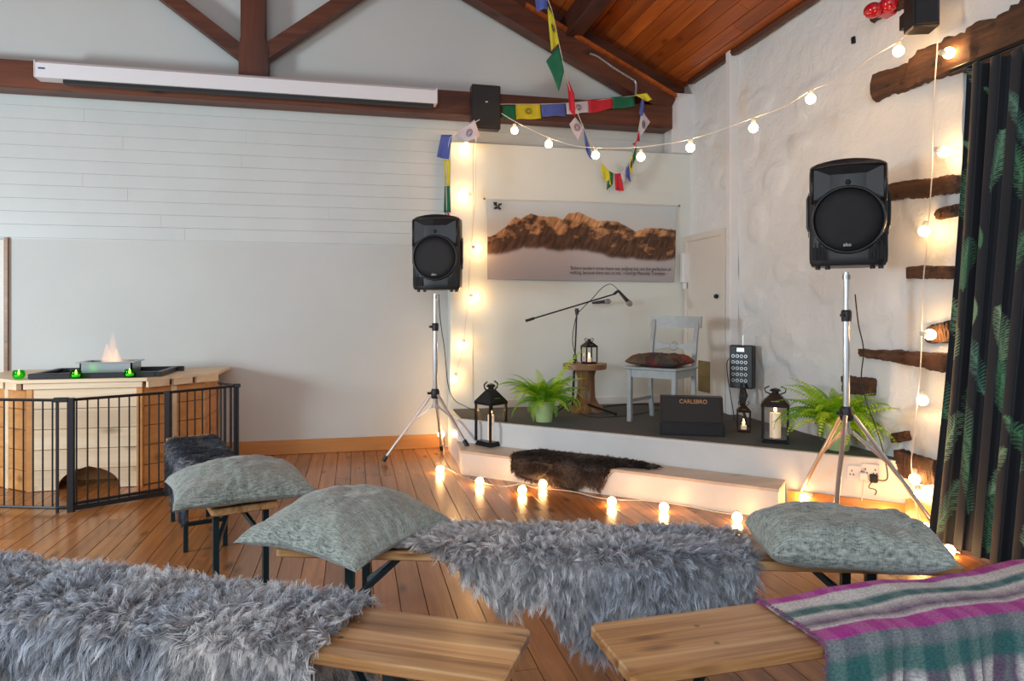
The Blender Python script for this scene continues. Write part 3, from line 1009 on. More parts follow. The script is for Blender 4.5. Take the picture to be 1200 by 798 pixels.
db = lambda x: 5.995 / (CS - SN * (x - CX) / FPX) + .16
fl = []
for k, x0, x1, yt, yb, yt2, yb2 in (('g', 588, 604, 123, 139, 124, 140), ('y', 604, 633, 122.5, 140, 121.5, 139), ('b', 634, 663, 122.5, 136.5, 121, 136), ('w', 663, 690, 121, 134, 118.5, 132), ('r', 689, 717, 117, 133, 115, 127), ('g', 716, 743, 114, 128, 112, 125)):
    fl.append((k, [pix(x0, yt, db(x0) - .16), pix(x1, yt2, db(x1) - .16), pix(x1 + 1, yb2, db(x1) - .17), pix(x0 + 1, yb, db(x0) - .17)]))
flag_string('prayer_flags', 'prayer flag string lying along the tie beam between speaker and rafter', [pix(586, 122, db(586) - .16), pix(664, 121, db(664) - .16), pix(745, 112, db(745) - .16)], fl, None)
dd = 6.1
fl = [('b', Q(dd - .5, (625, -14), (641, -18), (642, 10), (629, 13))), ('y', Q(dd - .35, (641, 5), (649, 20), (655, 50), (646, 60))), ('g', Q(dd - .2, (655, 54), (661, 84), (655, 107), (640, 71))),
      ('r', Q(dd - .1, (664, 90), (673, 110), (674, 138), (667, 128))), ('w', Q(dd, (674, 137), (684, 150), (678, 166), (667, 146))), ('b', Q(dd, (684, 150), (692, 175), (693, 188), (686, 176)))]
flag_string('prayer_flags', 'prayer flag string hanging steeply in front of the rafter, large flags', [pix(628, -30, dd - .6), pix(646, 10, dd - .35), pix(657, 60, dd - .2), pix(668, 105, dd - .1), pix(684, 150, dd), pix(706, 190, dd + .1)], fl, None)
d3 = 6.36
fl = [('y', Q(d3, (704, 190), (714, 201), (716, 218), (706, 208))), ('g', Q(d3, (713, 200), (719, 203), (718, 216), (711, 223))), ('r', Q(d3, (720, 203), (727, 203), (731, 224), (721, 223))), ('w', Q(d3, (727, 203), (734, 197), (736, 206), (730, 216))),
      ('b', Q(d3, (732, 199), (737, 190), (739, 213), (734, 208))), ('y', Q(d3, (737, 190), (742, 175), (741, 200), (738, 204))), ('g', Q(d3, (741, 178), (746, 170), (745, 185), (742, 193))), ('r', Q(d3, (745, 172), (748, 152), (750, 165), (741, 168))),
      ('w', Q(d3, (748, 152), (753, 130), (762, 143), (751, 160))), ('b', Q(d3, (751, 118), (755, 117), (754, 138), (749, 133))), ('y', Q(d3, (744, 111), (758, 109), (764, 117), (757, 119)))]
flag_string('prayer_flags', 'short swag of small prayer flags hanging below the corner of the tie beam', [pix(704, 190, d3), pix(720, 203, d3), pix(734, 197, d3), pix(744, 172, d3), pix(752, 130, 6.42), pix(752, 112, 6.47)], fl, None)
d4 = 5.8
fl = [('w', Q(d4, (556, 140), (534, 158), (546, 166), (563, 160))), ('b', Q(d4, (517, 158), (530, 158), (526, 187), (512, 184))), ('y', Q(d4, (520, 187), (528, 188), (527, 218), (521, 217))), ('g', Q(d4, (521, 218), (527, 218), (528, 249), (520, 249))), ('r', Q(d4, (523, 249), (526, 249), (528, 257), (519, 257)))]
flag_string('prayer_flags', 'prayer flag string dropping down the left edge of the white partition', [pix(562, 140, d4), pix(534, 157, d4), pix(526, 168, d4), pix(523, 215, d4), pix(524, 256, d4)], fl, None)


# ------------------------------------------------------------------ loudspeakers and stands
def squircle(wd, dp, n, fy=0.10):
    # plan outline of a moulded cabinet: bowed front, tapering back
    p = [(-wd / 2, 0.03), (-wd / 2 + .03, 0.0)]
    for k in range(1, n):
        t = k / n
        p.append((-wd / 2 + .03 + (wd - .06) * t, -0.022 * math.sin(PI * t)))
    p += [(wd / 2 - .03, 0), (wd / 2, 0.03), (wd / 2, dp * .45), (wd / 2 - .09, dp), (-wd / 2 + .09, dp), (-wd / 2, dp * .45)]
    return p


def loudspeaker(loc, rz, label, wd=0.40, h=0.60, dp=0.32):
    t = thing('loudspeaker', label, 'loudspeaker', loc, rz)
    pl = squircle(wd, dp, 8)
    m = len(pl)
    zs = [(0.0, 0.94), (0.02, 0.99), (0.05, 1.0), (h - 0.045, 1.0), (h - 0.012, .985), (h, 0.93)]
    vs = []
    for z, s in zs:
        for x, y in pl:
            zz_ = z
            if z > h - 0.05:
                zz_ = z + 0.022 * (1 - (2 * x / wd) ** 2) - 0.02
            vs.append((x * s, dp / 2 + (y - dp / 2) * s, zz_))
    fs = [(i * m + k, i * m + (k + 1) % m, (i + 1) * m + (k + 1) % m, (i + 1) * m + k) for i in range(len(zs) - 1) for k in range(m)]
    fs += [tuple(range(m - 1, -1, -1)), tuple((len(zs) - 1) * m + k for k in range(m))]
    MB().add(vs, fs).build('cabinet', M['plastic'], t, smooth=35)
    R = wd * 0.468
    zc_ = 0.255 * h / 0.6
    ymx = Matrix.Translation((0, -0.006, zc_)) @ Matrix.Rotation(PI / 2, 4, 'X')
    MB().lathe([(R * 1.0, 0.0), (R * 1.02, 0.022), (R * .99, 0.032), (R * .955, 0.033), (R * .93, 0.026)], 48, ymx, cap=False).build('woofer_ring', M['plastic'], t, smooth=40)
    MB().lathe([(R * .95, 0.0), (R * .95, 0.020), (R * .6, 0.030), (R * .3, 0.034), (0.001, 0.035)], 48, ymx).build('woofer_grille', M['grille'], t, smooth=True)
    # horn: four sloping faces sunk in a raised flare
    x0, x1, z0, z1 = -wd * .46, wd * .46, zc_ + R * .62, h - 0.045
    hz = z0 + (z1 - z0) * .52
    dpn = .03
    hv = [(x0, -.024, z0), (x1, -.024, z0), (x1, -.024, z1), (0, -.050, z1 + .012), (x0, -.024, z1), (-.032, -.008, hz - .02), (.032, -.008, hz - .02), (.032, -.008, hz + .02), (-.032, -.008, hz + .02),
          (x0 * .6, -.038, z0 + .09), (x1 * .6, -.038, z0 + .09)]
    MB().add(hv, [(4, 3, 8), (3, 2, 7), (3, 7, 8), (0, 4, 8, 5), (2, 1, 6, 7), (0, 5, 6, 1), (5, 8, 7, 6)]).build('horn_flare', M['plastic'], t)
    fr = MB()
    for a, b in (((x0, z0 - .02), (x0, z1)), ((x1, z0 - .02), (x1, z1))):
        fr.tube([(a[0], -.02, a[1]), (b[0], -.02, b[1])], 0.010, 6)
    fr.tube([(x0, -.02, z1), (x0 * .5, -.034, z1 + .010), (0, -.040, z1 + .013), (x1 * .5, -.034, z1 + .010), (x1, -.02, z1)], 0.010, 6)
    fr.build('horn_rim', M['plastic'], t, smooth=True)
    MB().sphere((0, -.016, hz), 0.016).build('tweeter', M['grille'], t, smooth=True)
    for s in (-1, 1):
        pr_ = MB()
        for k in range(4):
            xx = s * (wd * .46 - 0.018 - k * 0.017)
            pr_.box((xx - .0035, -.026, 0.03), (xx + .0035, -.018, 0.125 - k * 0.020))
        pr_.box((s * wd * .46 - (.075 if s > 0 else 0), -.02, .028), (s * wd * .46 + (0 if s > 0 else .075), -.016, .10))
        pr_.build('port', M['grille'], t)
        MB().box((s * wd / 2 - .005, .10, .17), (s * wd / 2 + s * .0 + .008 * s, .13, .42)).tube([(s * (wd / 2), .08, .20), (s * (wd / 2 + .008), .08, .22), (s * (wd / 2 + .008), .08, .38), (s * (wd / 2), .08, .40)], 0.010, 8).build('handle', M['plastic'], t, smooth=40)
    for x_, y_ in ((-.15, .05), (-.10, .05), (.12, .05), (.16, .05)):
        MB().lathe([(.012, 0), (.014, -.018), (.011, -.020)], 12, Matrix.Translation((x_, y_, 0.002))).build('rubber_foot', M['plastic'], t)
    text('maker_badge', 'alto', 0.026, M['logo'], t, Matrix.Translation((-.024, -.046, zc_ - R * .80)) @ Matrix.Rotation(PI / 2, 4, 'X'), 0.001)
    return t


def stand(loc, feet, ztop, zhub, label, zfeet=None):
    t = thing('speaker_stand', label, 'speaker stand', loc)
    x, y = loc[0], loc[1]
    MB().tube([(0, 0, zhub - .10), (0, 0, zhub + .55)], 0.0185, 14).build('lower_tube', M['alu'], t, smooth=40)
    MB().tube([(0, 0, zhub + .45), (0, 0, ztop - .03)], 0.0150, 14).build('upper_tube', M['alu'], t, smooth=40)
    MB().tube([(0, 0, ztop - .07), (0, 0, ztop - .045)], 0.021, 14).build('collar', M['steel'], t, smooth=40)
    MB().lathe([(.026, -.025), (.028, 0), (.028, .03), (.022, .04)], 14, Matrix.Translation((0, 0, zhub + .55))).tube([(0, 0, zhub + .555), (-.05, -.02, zhub + .56)], .009, 8).build('clamp', M['plastic'], t, smooth=40)
    MB().lathe([(.030, -.03), (.036, -.01), (.036, .03), (.026, .05)], 16, Matrix.Translation((0, 0, zhub))).tube([(0, 0, zhub + .01), (-.065, -.01, zhub + .015)], .010, 8).build('hub', M['plastic'], t, smooth=40)
    MB().lathe([(.027, -.015), (.027, .015)], 14, Matrix.Translation((0, 0, zhub - .09))).build('lower_hub', M['alu'], t, smooth=40)
    for i, f in enumerate(feet):
        zf = (zfeet or (0, 0, 0))[i]
        d = Vector((f[0] - x, f[1] - y, 0))
        u = d.normalized()
        top = u * 0.035 + Vector((0, 0, zhub))
        foot = d + Vector((0, 0, zf + 0.02))
        leg = MB().tube([top, foot], 0.0125, 10).build('leg', M['alu'], t, smooth=40)
        MB().tube([foot + (top - foot).normalized() * .05, foot], 0.018, 10).build('rubber_foot', M['plastic'], leg, smooth=40)
        mid = top.lerp(foot, 0.42)
        MB().tube([u * .028 + Vector((0, 0, zhub - .09)), mid], 0.0085, 8).build('brace', M['alu'], t, smooth=40)
    return t


stand((0.65, 5.68, 0), [(.229, 5.68), (.745, 6.02), (.862, 5.335)], 1.405, 0.545, 'aluminium tripod speaker stand left of the stage', (0, 0, 0.162))
loudspeaker((0.635, 5.53, 1.405), -0.33, 'black loudspeaker on the tripod left of the stage', 0.385, 0.60, 0.30)
stand((2.69, 3.36, 0), [(2.715, 3.865), (2.32, 3.01), (3.09, 3.10)], 1.485, 0.655, 'aluminium tripod speaker stand at the right end of the stage')
loudspeaker((2.60, 3.235, 1.485), -0.66, 'black loudspeaker on the tripod near the curtain', 0.385, 0.575, 0.30)

# ------------------------------------------------------------------ festoon lights
def bulb_parts(t, p, hang, r=0.029):
    """a globe bulb at p with its socket pointing along hang (towards the cable)"""
    h = Vector(hang).normalized()
    q = h.to_track_quat('Z', 'Y').to_matrix().to_4x4()
    mx = Matrix.Translation(p) @ q
    MB().lathe([(0.008, r + .028), (0.014, r + .024), (0.015, r - .004), (0.012, r - .006)][::-1], 10, mx).build('socket', M['cable_w'], t, world=True, smooth=40)
    b = MB().sphere((0, 0, 0), r, 14, 9)
    b.v = [tuple(mx @ Vector(v)) for v in b.v]
    b.build('bulb', M['bulb'], t, world=True, smooth=True)


def festoon(label, cord, bulbs, cr=0.0035):
    t = thing('festoon_lights', label, 'string lights', cord[0], 0, 'festoon lights')
    MB().tube(smooth_path(cord, 8), cr, 6).build('cable', M['cable_w'], t, world=True, smooth=True)
    for p, h in bulbs:
        bulb_parts(t, p, h)
    return t


dc = lambda px: 1 / (1 / 5.75 + (px - 590) / (1068 - 590) * (1 / 3.80 - 1 / 5.75))
pts = [(588, 133), (603, 142), (625, 153), (643, 161), (670, 170), (698, 173), (740, 173), (790, 167), (830, 157), (883, 138), (920, 124), (950, 106), (985, 92), (1020, 68), (1050, 50), (1070, 34)]
bl = [(603, 152), (643, 168), (698, 181), (751, 183), (809, 172), (883, 149), (950, 115), (1053, 59)]
festoon('festoon lights strung across the stage from beam speaker to stone wall', [pix(x, y, dc(x)) for x, y in pts], [(pix(x, y + 1, dc(x)), (0, 0, 1)) for x, y in bl])
c2 = [(557, 142), (558, 165), (557, 200), (557, 226), (555, 262), (552, 290), (550, 320), (549, 348), (546, 375), (543, 403), (538, 425), (531, 446)]
dl = lambda p, Y=6.03: atY(p[0], p[1], Y)
festoon('festoon lights dropping down the left edge of the white partition', [dl(p) for p in c2], [(dl((x, y), 6.0), h) for x, y, h in ((546, 171, (.3, 0, 1)), (545, 228, (1, 0, 0.1)), (560, 291, (-1, 0, .3)), (557, 349, (-1, 0, .5)), (543, 405, (0, 0, 1)), (532, 444, (.4, 0, 1)))])
YR = lambda p, X=3.07: atX(p[0], p[1], X)
c3 = [(1099, 30), (1098, 62), (1094, 120), (1093, 165), (1092, 205), (1088, 262), (1086, 290), (1082, 330), (1080, 385), (1079, 425), (1075, 470), (1072, 500), (1068, 540), (1070, 562)]
festoon('festoon lights hanging down the stone wall beside the curtain', [YR(p) for p in c3], [(YR((x, y), 3.05), h) for x, y, h in ((1112, 62, (-1, .1, 0)), (1106, 178, (-1, 0.1, .3)), (1083, 271, (.2, 0, 1)), (1090, 392, (-1, .1, .1)), (1081, 469, (0, 0, 1)), (1072, 561, (0, 0, 1)), (1078, 579, (-.3, 0, 1)))])
fz = 0.028
c4 = [(516, 490), (520, 530), (519, 545), (530, 552), (545, 560), (575, 568), (592, 570), (612, 567), (628, 572), (655, 574), (676, 577), (700, 583), (730, 586), (760, 587), (800, 592), (835, 599), (862, 603)]
fp = [atY(516, 490, 6.06)] + [atZ(x, y, 0.012) for x, y in c4[1:]]


def step_front(p, off=0.03):
    q = Vector((p.x, p.y))
    s = (q - F0).dot(nS)
    if s > -off:
        q = q - nS * (s + off)
    return Vector((q.x, q.y, p.z))


fp = fp[:4] + [step_front(p) for p in fp[4:]]
fb = []
for x, y in ((537, 547), (562, 569), (612, 579), (646, 567), (717, 593), (778, 600), (864, 612)):
    p = step_front(atZ(x, y, 0.0), 0.05)
    fb.append((Vector((p.x, p.y, 0.028)), (0.3, 0.6, 0.25)))
fb.append((atZ(518, 509, 0.0) * 0 + atY(517, 509, 6.02), (0, 0, -1)))
festoon('festoon lights lying on the floor along the foot of the step', fp, fb)
c5 = [atX(1070, 562, 3.07), atX(1072, 585, 3.06), atZ(1082, 620, 0.02), atZ(1098, 636, 0.012), atZ(1125, 648, 0.012)]
festoon('festoon lights coiled on the floor at the foot of the curtain', c5, [(atZ(1087, 618, 0.03), (0.5, .5, .6)), (atZ(1112, 645, 0.03), (-.5, .5, .4)), (atZ(1036, 607, 0.03), (0.2, .6, .4)), (atZ(1064, 600, 0.05), (0.2, .6, .6)), (atZ(1000, 618, 0.03), (0.2, .6, .4)), (Vector((2.70, 3.745, .085)), (1, -0.2, .5))])

# ------------------------------------------------------------------ lanterns and candles
def lantern(loc, wd, h, rz, label, body, candle_h, cr, cw, group='candle lanterns'):
    t = thing('lantern', label, 'lantern', loc, rz, group)
    a = wd / 2
    hb, hr = h * .07, h * .62
    p = wd * .045
    MB().box((-a, -a, 0), (a, a, hb * .55), bev=.003).box((-a * .92, -a * .92, hb * .55), (a * .92, a * .92, hb), bev=.002).build('base', body, t)
    for sx in (-1, 1):
        for sy in (-1, 1):
            MB().box((sx * a * .95 - p, sy * a * .95 - p, hb), (sx * a * .95 + p, sy * a * .95 + p, hr)).build('post', body, t)
    for k in range(4):
        MB().box((-a * .88, -a * .93, hb), (a * .88, -a * .90, hr), Matrix.Rotation(k * PI / 2, 4, 'Z')).build('glass_pane', M['glass'], t)
    b2, c = a * 1.08, a * .30
    zr, zt = h * .66, h * .84
    r = MB().box((-b2, -b2, hr), (b2, b2, zr), bev=.002)
    r.add([(-b2, -b2, zr), (b2, -b2, zr), (b2, b2, zr), (-b2, b2, zr), (-c, -c, zt), (c, -c, zt), (c, c, zt), (-c, c, zt)], [(0, 1, 5, 4), (1, 2, 6, 5), (2, 3, 7, 6), (3, 0, 4, 7), (4, 5, 6, 7)])
    r.build('roof', body, t)
    MB().lathe([(c * .9, zt), (c * .9, zt + h * .035), (c * 1.5, zt + h * .04), (c * 1.1, zt + h * .075), (c * .3, zt + h * .09)], 14).build('chimney_cap', body, t, smooth=30)
    MB().box((-a * .3, -a * .86, zr + (zt - zr) * .22), (a * .3, -a * .80, zr + (zt - zr) * .34)).build('roof_slot', M['steel'], t)
    for s in (-1, 1):
        MB().tube([(s * c * 1.1, 0, zt - h * .02), (s * a * .75, 0, zt + h * .02), (s * a * .82, 0, zt + h * .08), (s * a * .45, 0, zt + h * .12)], h * .010 + .001, 6).build('handle', body, t, smooth=True)
    q = Vector(loc)
    z0 = hb + 0.0005
    c_ = thing('candle', cw, 'candle', (q.x, q.y, q.z + z0), 0, 'lantern candles')
    MB().lathe([(cr * .96, 0), (cr, .004), (cr, candle_h - .006), (cr * .9, candle_h), (cr * .5, candle_h - .004), (.001, candle_h - .005)], 18).build('wax', M['wax'], c_, smooth=35)
    MB().tube([(0, 0, candle_h - .006), (0, 0, candle_h + .008)], .0012, 5).build('wick', M['hole'], c_)
    f = min(cr * .42, .010)
    MB().lathe([(.001, 0), (f * .8, f * .9), (f, f * 1.8), (f * .6, f * 3.4), (.0005, f * 5)], 10, Matrix.Translation((0, 0, candle_h + .003)), cap=False).build('flame', M['flame'], c_, smooth=True)
    return t


M['bronze_body'] = mat('dark_bronze_metal', (0.040, 0.026, 0.018), 0.4, 0.5, var=0.2)
p = atZ(575, 524, 0.18)
lantern((p.x + .02, p.y + .09, 0.18), 0.175, 0.52, 0.55, 'tall black lantern standing on the step at the left end of the stage', M['blackmetal'], 0.20, 0.026, 'slim white candle inside the tall lantern at the left end of the stage')
p = atZ(917, 520, 0.362)
lantern((p.x, p.y + .08, 0.362), 0.165, 0.385, -0.60, 'tall dark lantern on the stage beside the right fern', M['blackmetal'], 0.165, 0.036, 'thick white pillar candle in the lantern beside the right fern')
p = atZ(876, 507, 0.362)
lantern((p.x, p.y + .05, 0.362), 0.092, 0.23, -0.5, 'small bronze lantern on the stage below the multicore box', M['bronze_body'], 0.03, 0.020, 'small candle in the bronze lantern below the multicore box')
st_c = atZ(691, 484, 0.362) + Vector((0.0, 0.12, 0))
lantern((st_c.x + .03, st_c.y - .02, 0.775), 0.105, 0.232, 0.15, 'small dark lantern standing on the stump stool', M['bronze_body'], 0.035, 0.020, 'small candle in the lantern on the stump stool')

# ------------------------------------------------------------------ stump stool
t = thing('stump_stool', 'rustic stump stool with thick wooden top behind the microphone stand', 'stool', (st_c.x, st_c.y, 0.362))
n = 28
prof = [(0.0, .125), (0.02, .115), (0.06, .090), (0.12, .072), (0.20, .064), (0.29, .070), (0.35, .085), (0.368, .090)]
vs, fs = [], []
for i, (z, r) in enumerate(prof):
    for k in range(n):
        a = 2 * PI * k / n
        root = (0.055 * max(0, math.cos(3 * a + .6)) + .02 * math.cos(7 * a)) * (1 - min(1, z / .14)) ** 1.3
        rr = r + root + 0.010 * math.sin(5 * a + z * 9) + 0.006 * math.sin(11 * a - z * 14)
        vs.append((rr * math.cos(a) + .01 * math.sin(z * 9), rr * math.sin(a), z))
fs = [(i * n + k, i * n + (k + 1) % n, (i + 1) * n + (k + 1) % n, (i + 1) * n + k) for i in range(len(prof) - 1) for k in range(n)] + [tuple(range(n - 1, -1, -1)), tuple((len(prof) - 1) * n + k for k in range(n))]
MB().add(vs, fs).build('trunk', W['stump'], t, smooth=50)
top = [((0.19 + .012 * math.sin(3 * a + 1) + .008 * math.sin(7 * a)) * math.cos(a), (0.185 + .010 * math.sin(4 * a)) * math.sin(a)) for a in np.linspace(0, 2 * PI, 33)[:-1]]
MB().prism(top, 0.368, 0.413).build('seat_slab', W['stump_top'], t, smooth=30)

# ------------------------------------------------------------------ microphone stand
pb = atZ(671, 481, 0.362)
t = thing('microphone_stand', 'black boom microphone stand behind the left fern', 'microphone stand', (pb.x, pb.y, 0.362))
dm = pb.x * SN + pb.y * CS
top = pix(676, 364, dm)
MB().tube([(pb.x, pb.y, .40), pb.lerp(top, .45) + Vector((0, 0, .04))], .0115, 10).build('lower_pole', M['blackmetal'], t, world=True, smooth=40)
MB().tube([pb.lerp(top, .4), top], .0075, 10).build('upper_pole', M['blackmetal'], t, world=True, smooth=40)
MB().tube([pb.lerp(top, .48), pb.lerp(top, .56)], .016, 10).build('height_clutch', M['plastic'], t, world=True, smooth=40)
for f in (atZ(646, 490, .362), atZ(722, 487, .362), Vector((pb.x - .02, pb.y + .30, .362))):
    MB().tube([(pb.x, pb.y, .46), (f.x, f.y, .374)], .009, 8).tube([(f.x * .98 + pb.x * .02, f.y * .98 + pb.y * .02, .374), (f.x, f.y, .374)], .013, 8).build('leg', M['blackmetal'], t, world=True, smooth=40)
MB().tube([top - Vector((0, 0, .035)), top + Vector((0, 0, .02))], .016, 10).tube([top + Vector((-.0, -.03, .0)), top + Vector((0, .03, 0))], .012, 8).build('boom_clamp', M['plastic'], t, world=True, smooth=40)
b0, b1 = pix(616, 376, dm - .15), pix(722, 344, dm + .05)
MB().tube([b0, b1], .0065, 8).build('boom_arm', M['blackmetal'], t, world=True, smooth=40)
MB().tube([b0, b0.lerp(b1, .09)], .012, 10).build('counterweight_grip', M['plastic'], t, world=True, smooth=40)


def mic(a, b, label):
    t = thing('microphone', label, 'microphone', a)
    d = (b - a).normalized()
    MB().tube([a, a + d * .02, b - d * .045, b - d * .035], [.009, .012, .017, .022], 14).build('handle', M['plastic'], t, world=True, smooth=30)
    q = (d.to_track_quat('Z', 'Y').to_matrix().to_4x4())
    mx = Matrix.Translation(b - d * .035) @ q
    MB().lathe([(.022, 0), (.0255, .006), (.0255, .012), (.0245, .014)], 16, mx).build('ring', M['steel'], t, world=True, smooth=30)
    MB().lathe([(.022, .0), (.026, .012), (.0255, .026), (.020, .040), (.010, .048), (.001, .050)], 16, mx).build('grille_head', M['mesh_head'], t, world=True, smooth=True)


M['mesh_head'] = mat('silver_mesh_head', (0.45, 0.44, 0.42), 0.35, 0.8, bump=0.8, bscale=500)
MB().tube([b1 - (b1 - b0).normalized() * .02, pix(724, 341, dm + .05)], .012, 8).build('microphone_clip', M['plastic'], t, world=True, smooth=40)
mic(pix(724, 340, dm + .04), pix(739, 357, dm - .02), 'black handheld microphone at the end of the boom')
mic(pix(694, 355, dm + .30), pix(714, 353, dm + .22), 'second microphone half hidden behind the boom arm')
cb = [pix(724, 339, dm + .05), pix(716, 333, dm + .06), pix(706, 337, dm + .05), pix(694, 350, dm), pix(682, 362, dm), pix(675, 372, dm), pix(671, 400, dm), pix(677, 425, dm + .03), pix(684, 445, dm + .02), pix(676, 475, dm), atZ(690, 488, .368), atZ(735, 487, .368), atZ(772, 480, .368)]
tag(MB().tube(smooth_path(cb, 6), .0035, 6).build('microphone_cable', M['cable_b'], smooth=True), 'thin black cable looping from the microphone down its stand', 'cable')
cb = [atZ(700, 478, .368), atZ(730, 474, .368), atZ(762, 474, .368), atZ(800, 478, .368), atZ(845, 482, .368)]
tag(MB().tube(smooth_path(cb, 6), .005, 6).build('stage_cable', M['cable_b'], smooth=True), 'black cable lying along the back of the stage carpet', 'cable')


# ------------------------------------------------------------------ ferns
def leafmat(name, c1, c2):
    m = bpy.data.materials.new(name)
    nt, b = nodes(m)
    oi = nt.nodes.new('ShaderNodeObjectInfo')
    n = noise(nt, coords(nt), 9.0, 3)
    f = mathn(nt, 'ADD', mathn(nt, 'MULTIPLY', n, 0.5), mathn(nt, 'MULTIPLY', oi.outputs['Random'], 0.5))
    c = ramp(nt, f, [(0.25, c1), (0.75, c2)])
    nt.links.new(c, b.inputs['Base Color'])
    b.inputs['Roughness'].default_value = 0.45
    t = nt.nodes.new('ShaderNodeBsdfTranslucent')
    nt.links.new(c, t.inputs[0])
    mx = nt.nodes.new('ShaderNodeMixShader'); mx.inputs[0].default_value = 0.35
    nt.links.new(b.outputs[0], mx.inputs[1]); nt.links.new(t.outputs[0], mx.inputs[2])
    nt.links.new(mx.outputs[0], nt.nodes['Material Output'].inputs[0])
    return m


M['fern'] = leafmat('fern_green', (0.10, 0.36, 0.008), (0.58, 0.86, 0.05))


def frond(t, base, az, L, rise, droop, wmax, seed):
    rn = random.Random(seed)
    N = 22
    pts = []
    p = Vector(base)
    el = rise
    azz = az
    for i in range(N + 1):
        pts.append(p.copy())
        st = L / N
        p = p + Vector((math.cos(azz) * math.cos(el), math.sin(azz) * math.cos(el), math.sin(el))) * st
        el -= droop / N * (0.5 + 1.1 * i / N)
        azz += rn.uniform(-.01, .03)
    m = MB().tube(pts[::2], [0.0024 * (1 - .8 * i / (N // 2)) for i in range(len(pts[::2]))], 4)
    for i in range(3, N):
        tt = i / N
        d = (pts[i + 1] - pts[i]).normalized()
        side = d.cross(Vector((0, 0, 1)))
        if side.length < .1:
            side = Vector((math.sin(az), -math.cos(az), 0))
        side.normalize()
        upv = side.cross(d).normalized()
        wl = wmax * math.sin(PI * min(1, (tt * .93 + .07)) ** .75) ** .8 * (1 if tt > .15 else tt / .15)
        for s in (-1, 1):
            l = wl * rn.uniform(.85, 1.1)
            b0 = pts[i]
            dirp = (side * s + d * .38).normalized()
            lw = L / N * .46
            a1 = b0 + dirp * l * .45 + upv * l * .08
            a2 = b0 + dirp * l - upv * l * .16 + Vector((0, 0, -l * .18))
            m.add([b0 - d * lw * .5, b0 + d * lw * .7, a1 + d * lw * .75, a1 - d * lw * .55, a2], [(0, 1, 2, 3), (3, 2, 4)])
    for s in m.v:
        pass
    m.v = [(min(x, XR - 0.035), y, max(z, base[2] - 0.36) if False else z) for x, y, z in m.v]
    return m


def fern(loc, label, plabel, n, L, seed, specials=(), zmin=0.0, rp=0.082, hp=0.165):
    rn = random.Random(seed)
    pt = thing('potted_fern', label, 'fern', loc, 0, 'ferns in pots on the stage')
    x, y, z = loc
    MB().lathe([(rp * .78, 0), (rp * .80, .006), (rp, hp - .02), (rp * 1.03, hp - .018), (rp * 1.03, hp), (rp * .92, hp), (rp * .90, hp - .02), (0.001, hp - .02)], 24).build('pot', M['pot'], pt, smooth=35)
    MB().lathe([(rp * .9, hp - .022), (rp * .8, hp - .008), (rp * .4, hp), (.001, hp + .002)], 16).build('soil', M['soil'], pt, smooth=True)
    for i in range(n):
        az = 2 * PI * i / n * 2.4 + rn.uniform(-.3, .3)
        q = i / n
        rise = .25 + 1.22 * rn.random() ** .75
        l = L * rn.uniform(.42, 1.05) * (0.75 if rise > 1.15 else 1)
        m = frond(pt, (x + .03 * math.cos(az), y + .03 * math.sin(az), z + hp - .01), az, l, rise, rn.uniform(.9, 2.6), rn.uniform(.040, .062), seed * 100 + i)
        m.v = [(a, b, max(c, z + .006)) if (Vector((a, b)) - A).dot(nS) > 0 else (a, b, c) for a, b, c in m.v]
        m.build('frond', M['fern'], pt, world=True)
    for j, (az, l, rise, droop, wm) in enumerate(specials):
        m = frond(pt, (x, y, z + hp - .01), az, l, rise, droop, wm, seed * 100 + 60 + j)
        m.v = [(a, b, max(c, z + .006)) if (Vector((a, b)) - A).dot(nS) > 0 else (a, b, c) for a, b, c in m.v]
        m.build('frond', M['fern'], pt, world=True)
    return pt


p = atZ(640, 495, .362)
fern((p.x, p.y + .06, .362), 'bushy green fern in a lime pot left of the microphone stand', '', 110, .40, 3, [(0.1, .58, 1.05, .55, .06), (PI - .1, .44, .85, 1.3, .06), (PI + .5, .42, .7, 1.5, .06)])
p = atZ(967, 527, .362)
fern((2.985, 3.80, .362), 'bushy green fern behind the right tripod stand', '', 130, .46, 5, [(PI * .95, .48, 1.1, 1.0, .06), (-.9, .46, .8, 1.2, .06), (PI * 1.3, .40, .6, 2.2, .055), (PI * 1.5, .42, .6, 2.2, .055)], rp=.078, hp=.17)

# ------------------------------------------------------------------ chair with cushion
FLp, BLp, FRp, BRp = Vector((2.13, 5.11)), Vector((2.403, 5.318)), Vector((2.35, 4.83)), Vector((2.62, 5.03))
cx_, cy_ = ((FLp + BLp + FRp + BRp) / 4)
depd = (BLp - FLp).normalized()
wdd = (FRp - FLp).normalized()
rzc = math.atan2(wdd.y, wdd.x)
t = thing('chair', 'grey painted wooden chair with a shaped back on the stage', 'chair', (cx_, cy_, 0.362), rzc)
hw, hd = 0.19, 0.172
for s in (-1, 1):
    MB().box((s * hw - .018, -hd - .018, 0), (s * hw + .018, -hd + .018, .415), bev=.003).build('leg', M['chair'], t)
    # rear post: leg and backrest upright in one, raked
    m = MB()
    secs = [(0, .03), (.22, .0), (.43, .0), (.62, .03), (.80, .075)]
    vs = []
    for z, dy in secs:
        for ax_, ay_ in ((-.016, -.014), (.016, -.014), (.016, .014), (-.016, .014)):
            vs.append((s * hw + ax_, hd + dy + ay_, z))
    fs = [(i * 4 + k, i * 4 + (k + 1) % 4, i * 4 + 4 + (k + 1) % 4, i * 4 + 4 + k) for i in range(4) for k in range(4)] + [(3, 2, 1, 0), (16, 17, 18, 19)]
    m.add(vs, fs).build('rear_post', M['chair'], t)
